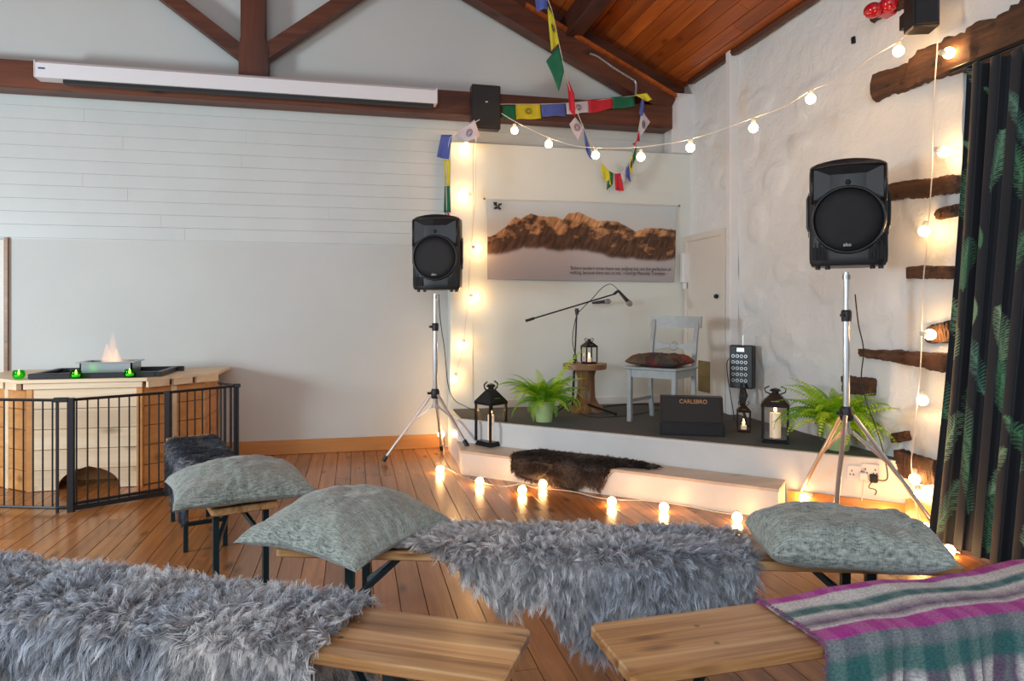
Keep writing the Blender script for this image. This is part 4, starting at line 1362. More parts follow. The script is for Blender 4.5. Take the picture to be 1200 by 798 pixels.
MB().box((-hw - .01, -hd - .012, .355), (hw + .01, -hd + .008, .415)).box((-hw - .012, -hd, .355), (-hw + .008, hd, .415)).box((hw - .008, -hd, .355), (hw + .012, hd, .415)).box((-hw, hd - .01, .355), (hw, hd + .01, .415)).build('seat_frame', M['chair'], t)
MB().box((-hw - .03, -hd - .035, .415), (hw + .03, hd + .02, .436), bev=.006).build('seat', M['chair'], t)
MB().box((-hw, -hd + .17, .17), (-hw + .012, -hd + .17, .20)).build('stretcher', M['chair'], t) if False else None
MB().box((-hw - .006, -hd, .15), (-hw + .010, hd, .175)).box((hw - .010, -hd, .15), (hw + .006, hd, .175)).build('stretcher', M['chair'], t)
vs = []
for i in range(9):
    u = -1 + 2 * i / 8
    bow = .018 * (1 - u * u)
    for y_, z_ in ((-.012, .735), (.012, .735), (.018, .830 - .004 * u * u), (-.006, .830 - .004 * u * u)):
        vs.append((u * (hw + .035), hd + .068 + bow + y_, z_))
fs = [(i * 4 + k, (i + 1) * 4 + k, (i + 1) * 4 + (k + 1) % 4, i * 4 + (k + 1) % 4) for i in range(8) for k in range(4)] + [(0, 1, 2, 3), (35, 34, 33, 32)]
MB().add(vs, fs).build('top_rail', M['chair'], t, smooth=30)
sl = MB()
outl = [(-hw, .040), (-hw * .6, .030), (-.05, .012), (-.02, .02), (.02, .02), (.05, .012), (hw * .6, .030), (hw, .040)]
pl = [(x_, h_) for x_, h_ in outl] + [(x_, -h_) for x_, h_ in outl[::-1]]
mxs = Matrix.Translation((0, hd + .034, .585)) @ Matrix.Rotation(PI / 2 - .12, 4, 'X')
sl.prism(pl, -.006, .006, mxs)
sl.build('back_splat', M['chair'], t)
MB().tube([(0.030 * math.cos(a), .030 * math.sin(a), 0) for a in np.linspace(0, 2 * PI, 21)[:-1]], .009, 8, closed=True, mx=mxs).lathe([(.012, -.009), (.012, .009)], 12, mxs).build('medallion_ring', M['chair'], t, smooth=40)


def kilim():
    m = bpy.data.materials.new('woven_rug_cushion')
    nt, b = nodes(m)
    v = coords(nt)
    vo = nt.nodes.new('ShaderNodeTexVoronoi'); vo.inputs['Scale'].default_value = 1
    nt.links.new(mapping(nt, v, (15, 15, 15)), vo.inputs['Vector'])
    s = nt.nodes.new('ShaderNodeSeparateColor'); nt.links.new(vo.outputs['Color'], s.inputs[0])
    c = ramp(nt, s.outputs[0], [(0.0, (0.05, 0.03, 0.03)), (0.3, (0.20, 0.03, 0.03)), (0.5, (0.30, 0.06, 0.04)), (0.65, (0.04, 0.05, 0.06)), (0.85, (0.09, 0.08, 0.04)), (1.0, (0.18, 0.10, 0.07))])
    nt.links.new(mixc(nt, 0.6, c, ramp(nt, noise(nt, v, 160, 3), [(0.3, (0.2, 0.2, 0.2)), (0.7, (1.1, 1.1, 1.1))]), 'MULTIPLY'), b.inputs['Base Color'])
    b.inputs['Roughness'].default_value = 0.95
    bumpn(nt, b, noise(nt, v, 220, 4), 0.9, 0.006)
    return m


M['kilim'] = kilim()


def pillow_mesh(wd, dp, th, seed, ear=0.06, wr=0.010, sag=0.0, n=56, boxy=False):
    """cushion lying flat; returns V (two sheets) and F, centred, bottom near z=0"""
    g = np.linspace(-1, 1, n)
    uu, vv = np.meshgrid(g, g, indexing='ij')
    r = np.abs(uu) ** 2.2 + np.abs(vv) ** 2.2
    # plan: sides curve inward, corners stand out
    px_ = wd / 2 * uu * (1 - ear * (1 - vv ** 2))
    py_ = dp / 2 * vv * (1 - ear * (1 - uu ** 2))
    H = (np.clip(1 - uu ** 2, 0, 1) ** .50) * (np.clip(1 - vv ** 2, 0, 1) ** .50)
    H = H ** .85
    if boxy:
        H = (np.clip(1 - np.abs(uu) ** 5, 0, 1) * np.clip(1 - np.abs(vv) ** 4, 0, 1)) ** .5
    wn = (fbm(uu * 2.6 + seed, vv * 2.6 + 5, 3) - .5) * 2
    ang = np.arctan2(vv, uu)
    edge = np.clip(1 - np.minimum(1 - np.abs(uu), 1 - np.abs(vv)) * 3, 0, 1)
    ruck = np.sin(ang * 26 + 3 * wn + seed) * edge * H ** .5
    top = th * .62 * H + wr * 1.6 * wn * H + wr * .7 * ruck
    bot = -th * .38 * H + wr * .5 * wn * H
    z = lambda q: q + th * .38 - sag * (uu ** 2 + vv ** 2) / 2 * 1.0
    Vt = np.stack([px_, py_, z(top)], 2).reshape(-1, 3)
    Vb_ = np.stack([px_, py_, z(bot)], 2).reshape(-1, 3)
    F_ = gridF(n, n)
    return np.concatenate([Vt, Vb_]), np.concatenate([F_, F_[:, ::-1] + n * n])


def pillow(name, label, cat, loc, rz, wd, dp, th, m, seed, tilt=(0, 0), group=None, sag=0.0, ear=.06, wr=.014, boxy=False):
    V_, F_ = pillow_mesh(wd, dp, th, seed, ear, wr, sag, boxy=boxy)
    o = fast_mesh(name, V_, F_, m)
    o.location = loc
    o.rotation_euler = (tilt[0], tilt[1], rz)
    return tag(o, label, cat, group)


pillow('seat_cushion', 'dark multicoloured woven cushion lying on the grey chair', 'cushion', (cx_ - .03, cy_ - .03, .362 + .440), rzc, .43, .36, .095, M['kilim'], 4, ear=.0, wr=.012, boxy=True)

# ------------------------------------------------------------------ monitor wedge
p = atZ(811, 511, .362)
t = thing('stage_monitor', 'black wedge stage monitor with bronze lettering at the stage edge', 'stage monitor', (p.x, p.y, .362), -0.42)
hw_, hh = .215, .262
sec = [(0.0, 0.0), (-0.0, .09), (.09, hh), (.19, hh), (.32, .10), (.32, 0)]
vs = []
for x_, k_ in ((-hw_ + .01, 1), (-hw_, .98), (hw_, .98), (hw_ - .0, 1)):
    pass
vs = [(-hw_, y_, z_) for y_, z_ in sec] + [(hw_, y_, z_) for y_, z_ in sec]
m6 = len(sec)
MB().add(vs, [tuple(range(m6)), tuple(range(2 * m6 - 1, m6 - 1, -1))] + [(i, m6 + i, m6 + (i + 1) % m6, (i + 1) % m6) for i in range(m6)]).build('cabinet', M['plastic'], t)
sa = math.atan2(hh - .09, .09)
gm = Matrix.Translation((0, 0, .09)) @ Matrix.Rotation(sa, 4, 'X')
gl = math.hypot(hh - .09, .09)
MB().box((-hw_ + .012, 0.004, -.0), (hw_ - .012, gl - .008, .006), gm, bev=.003).build('grille', M['grille'], t)
MB().box((-hw_ + .012, -.006, .008), (hw_ - .012, 0, .086), bev=.003).build('lower_grille', M['grille'], t)
text('lettering', 'CARLSBRO', .042, M['bronze_text'], t, gm @ Matrix.Translation((-.085, gl - .052, .009)), .0015, width=.19)
for s in (-1, 1):
    MB().box((s * hw_ - .006, .0, .0), (s * hw_ + .006, .02, .09), bev=.002).build('corner_guard', M['plastic'], t)

# ------------------------------------------------------------------ multicore box
p = atX(868, 430, 2.97)
t = thing('multicore_box', 'black multicore connector box standing against the stone wall', 'stage box', (p.x, p.y, p.z), -0.95)
w2, h2 = .095, .17
MB().box((-w2, 0, -h2), (w2, .07, h2), bev=.008).build('case', M['plastic'], t)
sk = None
for r_ in range(5):
    for c_ in range(4):
        mx = Matrix.Translation((-.060 + c_ * .034, -.003, .085 - r_ * .048)) @ Matrix.Rotation(PI / 2, 4, 'X')
        if sk is None:
            sk = MB().lathe([(.0125, -.002), (.0125, .004), (.0085, .004), (.0085, .0)], 14).build('connector', M['steel'], t, smooth=30)
            sk.matrix_local = mx
            hk = MB().lathe([(.0084, .0), (.0084, .0035)], 10).build('contact', M['hole'], None); hkm = hk.data; bpy.data.objects.remove(hk)
        else:
            shared('connector', sk.data, t, mx)
        shared('contact', hkm, t, mx)
MB().box((-.03, -.006, .12), (.03, -.001, .15)).build('label_plate', M['steel'], t)
MB().tube([(.0, .04, -h2), (.02, .04, -h2 - .06), (.0, .03, -h2 - .12)], .022, 8).build('multicore_tail', M['cable_b'], t, smooth=40)
MB().tube([(0, .05, h2), (0, .05, h2 + .08)], .005, 6).build('hook_rod', M['steel'], t)
g = lambda x_, y_, X: atX(x_, y_, X)
for i, (pp, lb) in enumerate(((((869, 450, 2.95), (868, 470, 2.9), (872, 484, 2.9), (876, 492, 2.88)), 'thick black multicore cable dropping from the connector box'), (((858, 418, 2.95), (852, 425, 2.93), (854, 450, 2.95), (861, 480, 2.95)), 'thin black cable looping from the left side of the connector box'))):
    q = [g(*a) for a in pp]
    q[-1].z = .37
    tag(MB().tube(smooth_path(q, 8), .011 if i == 0 else .0035, 8).build('multicore_cable', M['cable_b'], smooth=True), lb, 'cable')

# ------------------------------------------------------------------ sockets, leads on the floor by the stage corner
def on_riser(px, py, off=.012):
    """point on the stage front under pixel"""
    a = math.radians(0)
    r = (px - CX) / FPX
    # direction of the ray on plan
    dx, dy = CS * r + SN, -SN * r + CS
    # (d*dx, d*dy) . nS = A.nS - off
    d = (A.dot(nS) - off) / (dx * nS.x + dy * nS.y)
    return pix(px, py, d)


rs_ = math.atan2(dS.y, dS.x)
for i, (px_, py_, lb) in enumerate(((1004, 554, 'white double socket on the stage front, left one'), (1020, 552, 'white double socket on the stage front with plugs, right one'))):
    p = on_riser(px_, py_, .002)
    t = thing('wall_socket', lb, 'socket', p, rs_)
    MB().box((-.05, -.012, -.043), (.05, 0, .043), bev=.003).build('face_plate', M['socket'], t)
    for s in (-1, 1):
        for a, b in ((0, .012), (-.009, -.010), (.009, -.010)):
            MB().box((s * .026 + a - .003, -.0135, b - .005), (s * .026 + a + .003, -.0118, b + .005)).build('pin_hole', M['hole'], t)
for i, (px_, py_, mm, lb) in enumerate(((1012, 558, 'socket', 'white mains plug in the socket by the tripod'), (1024, 560, 'plastic', 'black mains plug in the socket by the tripod'))):
    p = on_riser(px_, py_, .016)
    t = thing('plug', lb, 'plug', p, rs_)
    MB().box((-.022, -.03, -.024), (.022, 0, .024), bev=.006).build('body', M[mm], t)
for lb, mm, r_, pp in (
    ('white cable looping from the socket to the extension lead', 'cable_w', .004, [on_riser(1012, 562, .05), on_riser(1010, 584, .06), atZ(1006, 592, .02), atZ(1000, 604, .01), atZ(1020, 604, .01), atZ(1050, 590, .03)]),
    ('black cable curling below the sockets', 'cable_b', .003, [on_riser(1024, 562, .05), on_riser(1018, 571, .05), on_riser(1027, 576, .06), atZ(1015, 594, .01), atZ(1000, 606, .008), atZ(988, 602, .008)]),
    ('white flex looped over the extension lead', 'cable_w', .006, [atZ(1020, 600, .01), atZ(1040, 590, .06), atZ(1062, 600, .02), atZ(1056, 585, .10), atZ(1068, 576, .10), atZ(1080, 592, .03), atZ(1096, 602, .01)]),
    ('white flex tangled beside the black curtain', 'cable_w', .006, [atZ(1045, 612, .01), atZ(1062, 618, .03), atZ(1075, 604, .05), atZ(1090, 607, .03), atZ(1084, 626, .01), atZ(1060, 626, .01)]),
    ('black cable running down from the right loudspeaker', 'cable_b', .0035, [pix(1002, 345, 3.75), pix(1006, 380, 3.8), pix(1012, 410, 3.85), pix(1010, 450, 3.9), pix(1026, 500, 3.85), on_riser(1034, 525, .06), on_riser(1040, 560, .06), on_riser(1026, 562, .05)]),
    ('black cable running down from the left loudspeaker', 'cable_b', .0035, [pix(514, 345, 5.6), pix(516, 375, 5.6), pix(521, 410, 5.62), pix(525, 450, 5.65), pix(532, 468, 5.7), atY(545, 476, 5.95), atZ(556, 481, .37)])):
    tag(MB().tube(smooth_path(pp, 8), r_, 6).build('cable', M[mm], smooth=True), lb, 'cable')
p = atZ(1060, 606, 0.0)
t = thing('extension_lead', 'white extension lead block on the floor below the stone wall', 'extension lead', p, -.5)
MB().box((-.14, -.028, 0), (.14, .028, .036), bev=.008).build('block', M['socket'], t)
for k in range(4):
    MB().box((-.115 + k * .062, -.018, .0355), (-.075 + k * .062, .018, .0375)).build('outlet', M['hole'] if k % 2 else M['trunk'], t)

# ------------------------------------------------------------------ fire table
TX, TY = -1.815, 5.33
t = thing('fire_table', 'pale pine timber fire table with angled sides and an arched opening', 'fire table', (TX, TY, 0))
half = [(0.315, 0.0), (0.355, 0.03), (0.735, 0.33), (0.735, 0.84)]
fx = 0.325
nb = 5
bh = 0.70 / nb
arch_r, arch_z = 0.20, 0.150
for k in range(nb):   # front boards, the lowest two cut by the arch
    z0, z1 = .004 + k * bh, (k + 1) * bh
    for s in (-1, 1):
        cut0 = math.sqrt(max(0, 1 - (z0 / arch_z) ** 2)) * arch_r if z0 < arch_z else 0
        if cut0 > 0:
            pts = [(s * fx, z0), (s * fx, z1)]
            steps = [z0 + (z1 - z0) * math.sin(x_) for x_ in np.linspace(PI / 2, 0, 14)]
            for zz_ in steps:
                c_ = math.sqrt(max(0, 1 - (zz_ / arch_z) ** 2)) * arch_r if zz_ < arch_z else 0
                pts.append((s * c_ + .02, zz_))
            if s > 0:
                pts = pts[::-1]
            MB().prism(pts, 0, .028, Matrix.Translation((0, 0.028, 0)) @ Matrix.Rotation(PI / 2, 4, 'X')).build('front_board', W['pine'], t)
    if z0 >= arch_z:
        for o_ in list(t.children):
            pass
        MB().box((-fx, 0, z0), (fx, .028, z1), bev=.0012).build('front_board', W['pine'], t)
MB().box((-fx - .05, -.022, .70), (fx + .04, .04, .745), bev=.003).build('front_rail', W['pine'], t)
for s in (-1, 1):
    MB().box((s * (fx + .018) - .02, -.008, 0), (s * (fx + .018) + .02, .035, .70), bev=.003).build('corner_post', W['pine_warm_shaded'], t)
    p0, p1 = Vector((s * .36, .03)), Vector((s * .70, .30))
    d = (p1 - p0); L_ = d.length; ang = math.atan2(d.y, d.x)
    for k in range(nb):
        MB().box((0, -.0 if s > 0 else -.0, .004 + k * bh), (L_ * .45, .025, (k + 1) * bh), Matrix.Translation((p0.x, p0.y, 0)) @ Matrix.Rotation(ang, 4, 'Z'), bev=.003).build('side_board', W['pine_warm_shaded'], t)
        MB().box((L_ * .52, -.0, .004 + k * bh), (L_, .025, (k + 1) * bh), Matrix.Translation((p0.x, p0.y, 0)) @ Matrix.Rotation(ang, 4, 'Z'), bev=.003).build('side_board', W['pine_warm_shaded'], t)
        MB().box((min(s * .69, s * .715), .30, .004 + k * bh), (max(s * .69, s * .715), .82, (k + 1) * bh), bev=.0015).build('side_board', W['pine_warm_shaded'], t)
    q = p0.lerp(p1, .485)
    MB().box((-.02, -.014, 0), (.02, .03, .70), Matrix.Translation((q.x, q.y, 0)) @ Matrix.Rotation(ang, 4, 'Z'), bev=.003).build('corner_post', W['pine'], t)
# top: planks with angled ends
edges = [(-.80, .34), (-.40, -.045), (.40, -.045), (.80, .34), (.80, .86), (-.80, .86)]


def xlim(y):
    return .40 + (y + .045) / (.385) * .40 if y < .34 else .80


yy = -.045
ws = [.13, .125, .13, .13, .13, .13, .13]
for wq in ws:
    y1 = min(yy + wq, .86)
    a0, a1 = xlim(yy + .001), xlim(y1 - .002)
    poly = [(-a0, yy), (a0, yy), (a1, y1 - .002), (-a1, y1 - .002)]
    if yy < .34 < y1:
        poly = [(-a0, yy), (a0, yy), (.80, .34), (.80, y1 - .002), (-.80, y1 - .002), (-.80, .34)]
    MB().prism(poly, .745, .768).build('top_plank', W['pine'] if yy < .1 else W['pine'], t)
    yy = y1
for s in (-1, 1):
    a, b = Vector((s * .40, -.045)), Vector((s * .80, .34))
    d = b - a
    nn_ = Vector((d.y, -d.x)).normalized() * s
    for u0, u1 in ((.02, .30), (.36, .62), (.68, 1.0)):
        q0, q1 = a + d * u0, a + d * u1
        MB().prism([(q0.x, q0.y), (q0.x - nn_.x * .03, q0.y - nn_.y * .03), (q1.x - nn_.x * .03, q1.y - nn_.y * .03), (q1.x, q1.y)][::(1 if s > 0 else -1)], .700, .744).build('edge_block', W['pine'], t)
MB().box((-fx, .30, 0), (fx, .32, .70)).build('inner_back', W['pine_warm_shaded'], t)

ty0, ty1 = .03, .50
tr = thing('fire_tray', 'shallow black metal tray on the pine fire table', 'tray', (TX, TY, .769))
for a, b in (((-.36, ty0 - .02, 0), (.44, ty0 + .02, .035)), ((-.36, ty1 - .02, 0), (.52, ty1 + .02, .035)), ((-.36, ty0, 0), (-.32, ty1, .035)), ((.44, ty0 - .02, 0), (.48, ty1, .035))):
    MB().box(a, b, bev=.003).build('tray_edge', M['fence'], tr)
MB().box((-.32, ty0, 0), (.44, ty1, .008)).build('tray_base', M['fence'], tr)
bu = thing('fire_burner', 'brushed steel burner box with a flame in the black tray', 'burner', (TX + .08, TY + .26, .778))
for a, b in (((-.17, -.11, 0), (.17, -.10, .085)), ((-.17, .10, 0), (.17, .11, .085)), ((-.17, -.11, 0), (-.16, .11, .085)), ((.16, -.11, 0), (.17, .11, .085))):
    MB().box(a, b).build('burner_wall', M['steel'], bu)
MB().box((-.19, -.13, .085), (.19, -.095, .092)).box((-.19, .095, .085), (.19, .13, .092)).box((-.19, -.095, .085), (-.155, .095, .092)).box((.155, -.095, .085), (.19, .095, .092)).build('burner_rim', M['steel'], bu)
MB().box((-.155, -.095, .04), (.155, .095, .05)).build('burner_bed', M['hole'], bu)


def flamemat():
    m = bpy.data.materials.new('soft_gas_flame')
    nt, b = nodes(m)
    v = coords(nt)
    sp = nt.nodes.new('ShaderNodeSeparateXYZ'); nt.links.new(v, sp.inputs[0])
    e = nt.nodes.new('ShaderNodeEmission')
    mr = nt.nodes.new('ShaderNodeMapRange'); nt.links.new(sp.outputs[2], mr.inputs[0])
    for i, x_ in ((1, .0), (2, .32), (3, .62), (4, 0.0)):
        mr.inputs[i].default_value = x_
    lw = nt.nodes.new('ShaderNodeLayerWeight'); lw.inputs[0].default_value = .5
    fc = mathn(nt, 'POWER', mathn(nt, 'SUBTRACT', 1.0, lw.outputs['Facing']), 2.2)
    n = noise(nt, mapping(nt, v, (22, 22, 7)), 1.0, 4)
    f = mathn(nt, 'MULTIPLY', mathn(nt, 'MULTIPLY', fc, mr.outputs[0]), mathn(nt, 'MULTIPLY', n, 1.7))
    e.inputs[0].default_value = (1.0, .60, .42, 1)
    e.inputs[1].default_value = 1.6
    tp = nt.nodes.new('ShaderNodeBsdfTransparent')
    mx = nt.nodes.new('ShaderNodeMixShader')
    nt.links.new(f, mx.inputs[0]); nt.links.new(tp.outputs[0], mx.inputs[1]); nt.links.new(e.outputs[0], mx.inputs[2])
    nt.links.new(mx.outputs[0], nt.nodes['Material Output'].inputs[0])
    return m


M['gasflame'] = flamemat()
for dx_, h_, r_ in ((.01, .30, .040), (-.028, .17, .045), (.035, .13, .045)):
    MB().lathe([(r_ * .7, 0), (r_, h_ * .15), (r_ * .95, h_ * .3), (r_ * .6, h_ * .6), (r_ * .25, h_ * .88), (.001, h_)], 14, Matrix.Translation((dx_, 0, .052)), cap=False).build('flame', M['gasflame'], bu, smooth=True)

for px_, lb in ((22, 'green glass votive candle at the left end of the fire table'), (89, 'green glass votive candle in the middle of the fire table edge'), (152, 'green glass votive candle at the right of the fire table edge')):
    q = atY(px_, 440, TY - .015 if px_ > 30 else TY + .05)
    v_ = thing('votive_candle', lb, 'candle', (q.x, q.y, .769), 0, 'green votive candles')
    MB().lathe([(.020, 0), (.032, .010), (.038, .028), (.036, .050), (.031, .060), (.028, .060), (.033, .048), (.034, .028), (.028, .012), (.001, .010)], 18, cap=False).build('glass_cup', M['greenglass'], v_, smooth=True)
    MB().lathe([(.020, .011), (.026, .016), (.026, .028), (.001, .028)], 14).build('wax', M['wax'], v_, smooth=30)
    MB().lathe([(.001, .028), (.008, .036), (.008, .044), (.001, .062)], 10, cap=False).build('flame', M['flame'], v_, smooth=True)

# ------------------------------------------------------------------ fireguard
fg = thing('fireguard', 'black metal barred fireguard fence standing round the pine fire table', 'fireguard', (-1.75, 4.75, 0))
FT = 0.69


def panel(a, b, bars, post0=None, post1=None, gate=False, zt0=FT, zt1=FT):
    a, b = Vector(a), Vector(b)
    pn_ = bpy.data.objects.new('fence_panel', None)
    C.objects.link(pn_); pn_.parent = fg
    pn_.location = (a.x + 1.75, a.y - 4.75, 0)
    L = lambda t_, z_: (a.x + (b.x - a.x) * t_, a.y + (b.y - a.y) * t_, z_)
    MB().tube([L(0, zt0), L(1, zt1)], .010, 6).build('top_rail', M['fence'], pn_, world=True)
    if gate:
        MB().tube([L(0, .022), L(1, .022)], .020, 4, sq=True).build('bottom_rail', M['fence'], pn_, world=True)
    MB().tube([L(.0, .05), L(1, .05)], .010, 6).build('lower_rail', M['fence'], pn_, world=True) if gate else MB().tube([L(0, .03), L(1, .03)], .009, 6).build('bottom_rail', M['fence'], pn_, world=True)
    for k in range(bars):
        t_ = (k + .5) / bars
        MB().tube([L(t_, .03), L(t_, FT)], .0052, 6).build('bar', M['fence'], pn_, world=True)
    for tt_, pp in ((0, post0), (1, post1)):
        if pp:
            MB().tube([L(tt_, .0), L(tt_, FT + .012)], pp, 4, sq=True).build('post', M['fence'], pn_, world=True)
    return pn_


panel((-2.62, 5.02), (-1.775, 4.755), 14, None, .010)
panel((-1.70, 4.755), (-1.24, 5.015), 9, .024, None, True)
panel((-1.22, 5.03), (-.845, 5.345), 9, .022, .012)
panel((-.83, 5.36), (-1.0, 5.60), 4, .014, None)
for x_, y_ in ((-1.775, 4.755), (-1.74, 4.75), (-.838, 5.352)):
    MB().box((x_ - .02, y_ - .016, FT - .012), (x_ + .03, y_ + .016, FT + .016), bev=.004).build('hinge', M['fence'], fg, world=True)
MB().tube([(-1.775, 4.755, .03), (-1.70, 4.755, .03)], .012, 6).build('hinge', M['fence'], fg, world=True)

# ------------------------------------------------------------------ benches
BT = .48


def bench(label, P, ang, L, w=.25, frames=None):
    """P: front-left corner on plan; local x along the bench, y across"""
    t = thing('bench', label, 'bench', (P[0], P[1], 0), ang, 'folding timber benches')
    r = .022
    poly = []
    for cx0, cy0, a0 in ((L - r, r, -PI / 2), (L - r, w - r, 0), (r, w - r, PI / 2), (r, r, PI)):
        for k in range(5):
            a = a0 + PI / 2 * k / 4
            poly.append((cx0 + r * math.cos(a), cy0 + r * math.sin(a)))
    e = .004
    m = MB()
    n = len(poly)
    cxm, cym = L / 2, w / 2
    rings = []
    for z, ins in ((BT - .028, e), (BT - .028 + e, 0), (BT - e, 0), (BT, e)):
        rings.append([(x_ - math.copysign(ins, x_ - cxm), y_ - math.copysign(ins, y_ - cym), z) for x_, y_ in poly])
    vs = [p_ for rg in rings for p_ in rg]
    fs = [(i * n + k, i * n + (k + 1) % n, (i + 1) * n + (k + 1) % n, (i + 1) * n + k) for i in range(3) for k in range(n)] + [tuple(range(n - 1, -1, -1)), tuple(3 * n + k for k in range(n))]
    m.add(vs, fs).build('seat_board', W['bench'], t)
    for (s0, sgn) in (frames or ((.16, 1), (L - .16, -1))):
        for y_ in (.03, w - .03):
            MB().box((s0 - .014, y_ - .011, 0), (s0 + .014, y_ + .011, BT - .030)).build('leg', M['benchleg'], t)
        MB().box((s0 - .008, .03, .13), (s0 + .008, w - .03, .15)).build('crossbar', M['benchleg'], t)
        MB().box((s0 - .010, .03, BT - .048), (s0 + .010, w - .03, BT - .030)).build('crossbar', M['benchleg'], t)
        MB().tube([(s0 + sgn * .0, .03, BT - .18), (s0 + sgn * .17, w / 2, BT - .034)], .011, 4, sq=True).tube([(s0, w - .03, BT - .18), (s0 + sgn * .17, w / 2, BT - .034)], .011, 4, sq=True).build('brace', M['benchleg'], t)
        MB().box((s0 + sgn * .15 - .02, w / 2 - .03, BT - .034), (s0 + sgn * .15 + .03, w / 2 + .03, BT - .0285)).build('bracket', M['steel'], t)
        for y_ in (.08, w - .08):
            MB().lathe([(.007, 0), (.006, .0012), (.001, .0014)], 10, Matrix.Translation((s0 + sgn * .15, y_, BT + .0001))).build('rivet', M['brass'], t)
    return t


B1P, B1A, B1L = (-.531, 2.83), math.atan2(1.657, -.567), 1.75
# bench running away to the fire table: local x points away from the camera, so its across axis points left
d1_ = Vector((math.cos(B1A), math.sin(B1A)))
rgt = Vector((d1_.y, -d1_.x))
q = Vector(B1P) + rgt * .25
b1 = bench('timber folding bench at the left running back to the fire table', (q.x, q.y), B1A, B1L, frames=((.10, 1), (1.06, -1), (1.66, -1)))
B2P, B2A, B2L = (-.251, 2.334), math.atan2(-.63, 2.03), 2.13
b2 = bench('long timber folding bench across the middle with two cushions and a sheepskin', B2P, B2A, B2L, frames=((.24, 1), (1.86, -1)))
dB3 = Vector((-.882, .471)).normalized()
B3A = math.atan2(-dB3.y, -dB3.x)
B3L = 2.15
B3P = Vector((.302, 1.398)) + dB3 * B3L
b3 = bench('timber folding bench in the left foreground half covered by a sheepskin', B3P, B3A, B3L, frames=((.2, 1), (B3L - .27, -1)))
B4P, B4A, B4L = (.568, 1.358), math.radians(2.2), 2.0
b4 = bench('timber folding bench in the right foreground under a plaid blanket', B4P, B4A, B4L, frames=((.10, 1), (B4L - .16, -1)))


# ------------------------------------------------------------------ drapes
def cross(q, w, h, r, o):
    """q: arc position across the bench (0 = front edge); returns y, z, ny, nz (arrays)"""
    y0, y1 = -o, w + o
    q = np.asarray(q, float)
    y = q.copy(); z = np.full_like(q, h); ny = np.zeros_like(q); nz = np.ones_like(q)
    qa = r - o
    m = q < qa
    s = qa - q
    a = np.clip(s / r, 0, PI / 2)
    ext = np.clip(s - PI / 2 * r, 0, None)
    y = np.where(m, y0 + r - r * np.sin(a), y)
    z = np.where(m, h - r + r * np.cos(a) - ext, z)
    ny = np.where(m, -np.sin(a), ny); nz = np.where(m, np.cos(a), nz)
    qb = w + o - r
    m = q > qb
    s = q - qb
    a = np.clip(s / r, 0, PI / 2)
    ext = np.clip(s - PI / 2 * r, 0, None)
    y = np.where(m, y1 - r + r * np.sin(a), y)
    z = np.where(m, h - r + r * np.cos(a) - ext, z)
    ny = np.where(m, np.sin(a), ny); nz = np.where(m, np.cos(a), nz)
    return y, z, ny, nz


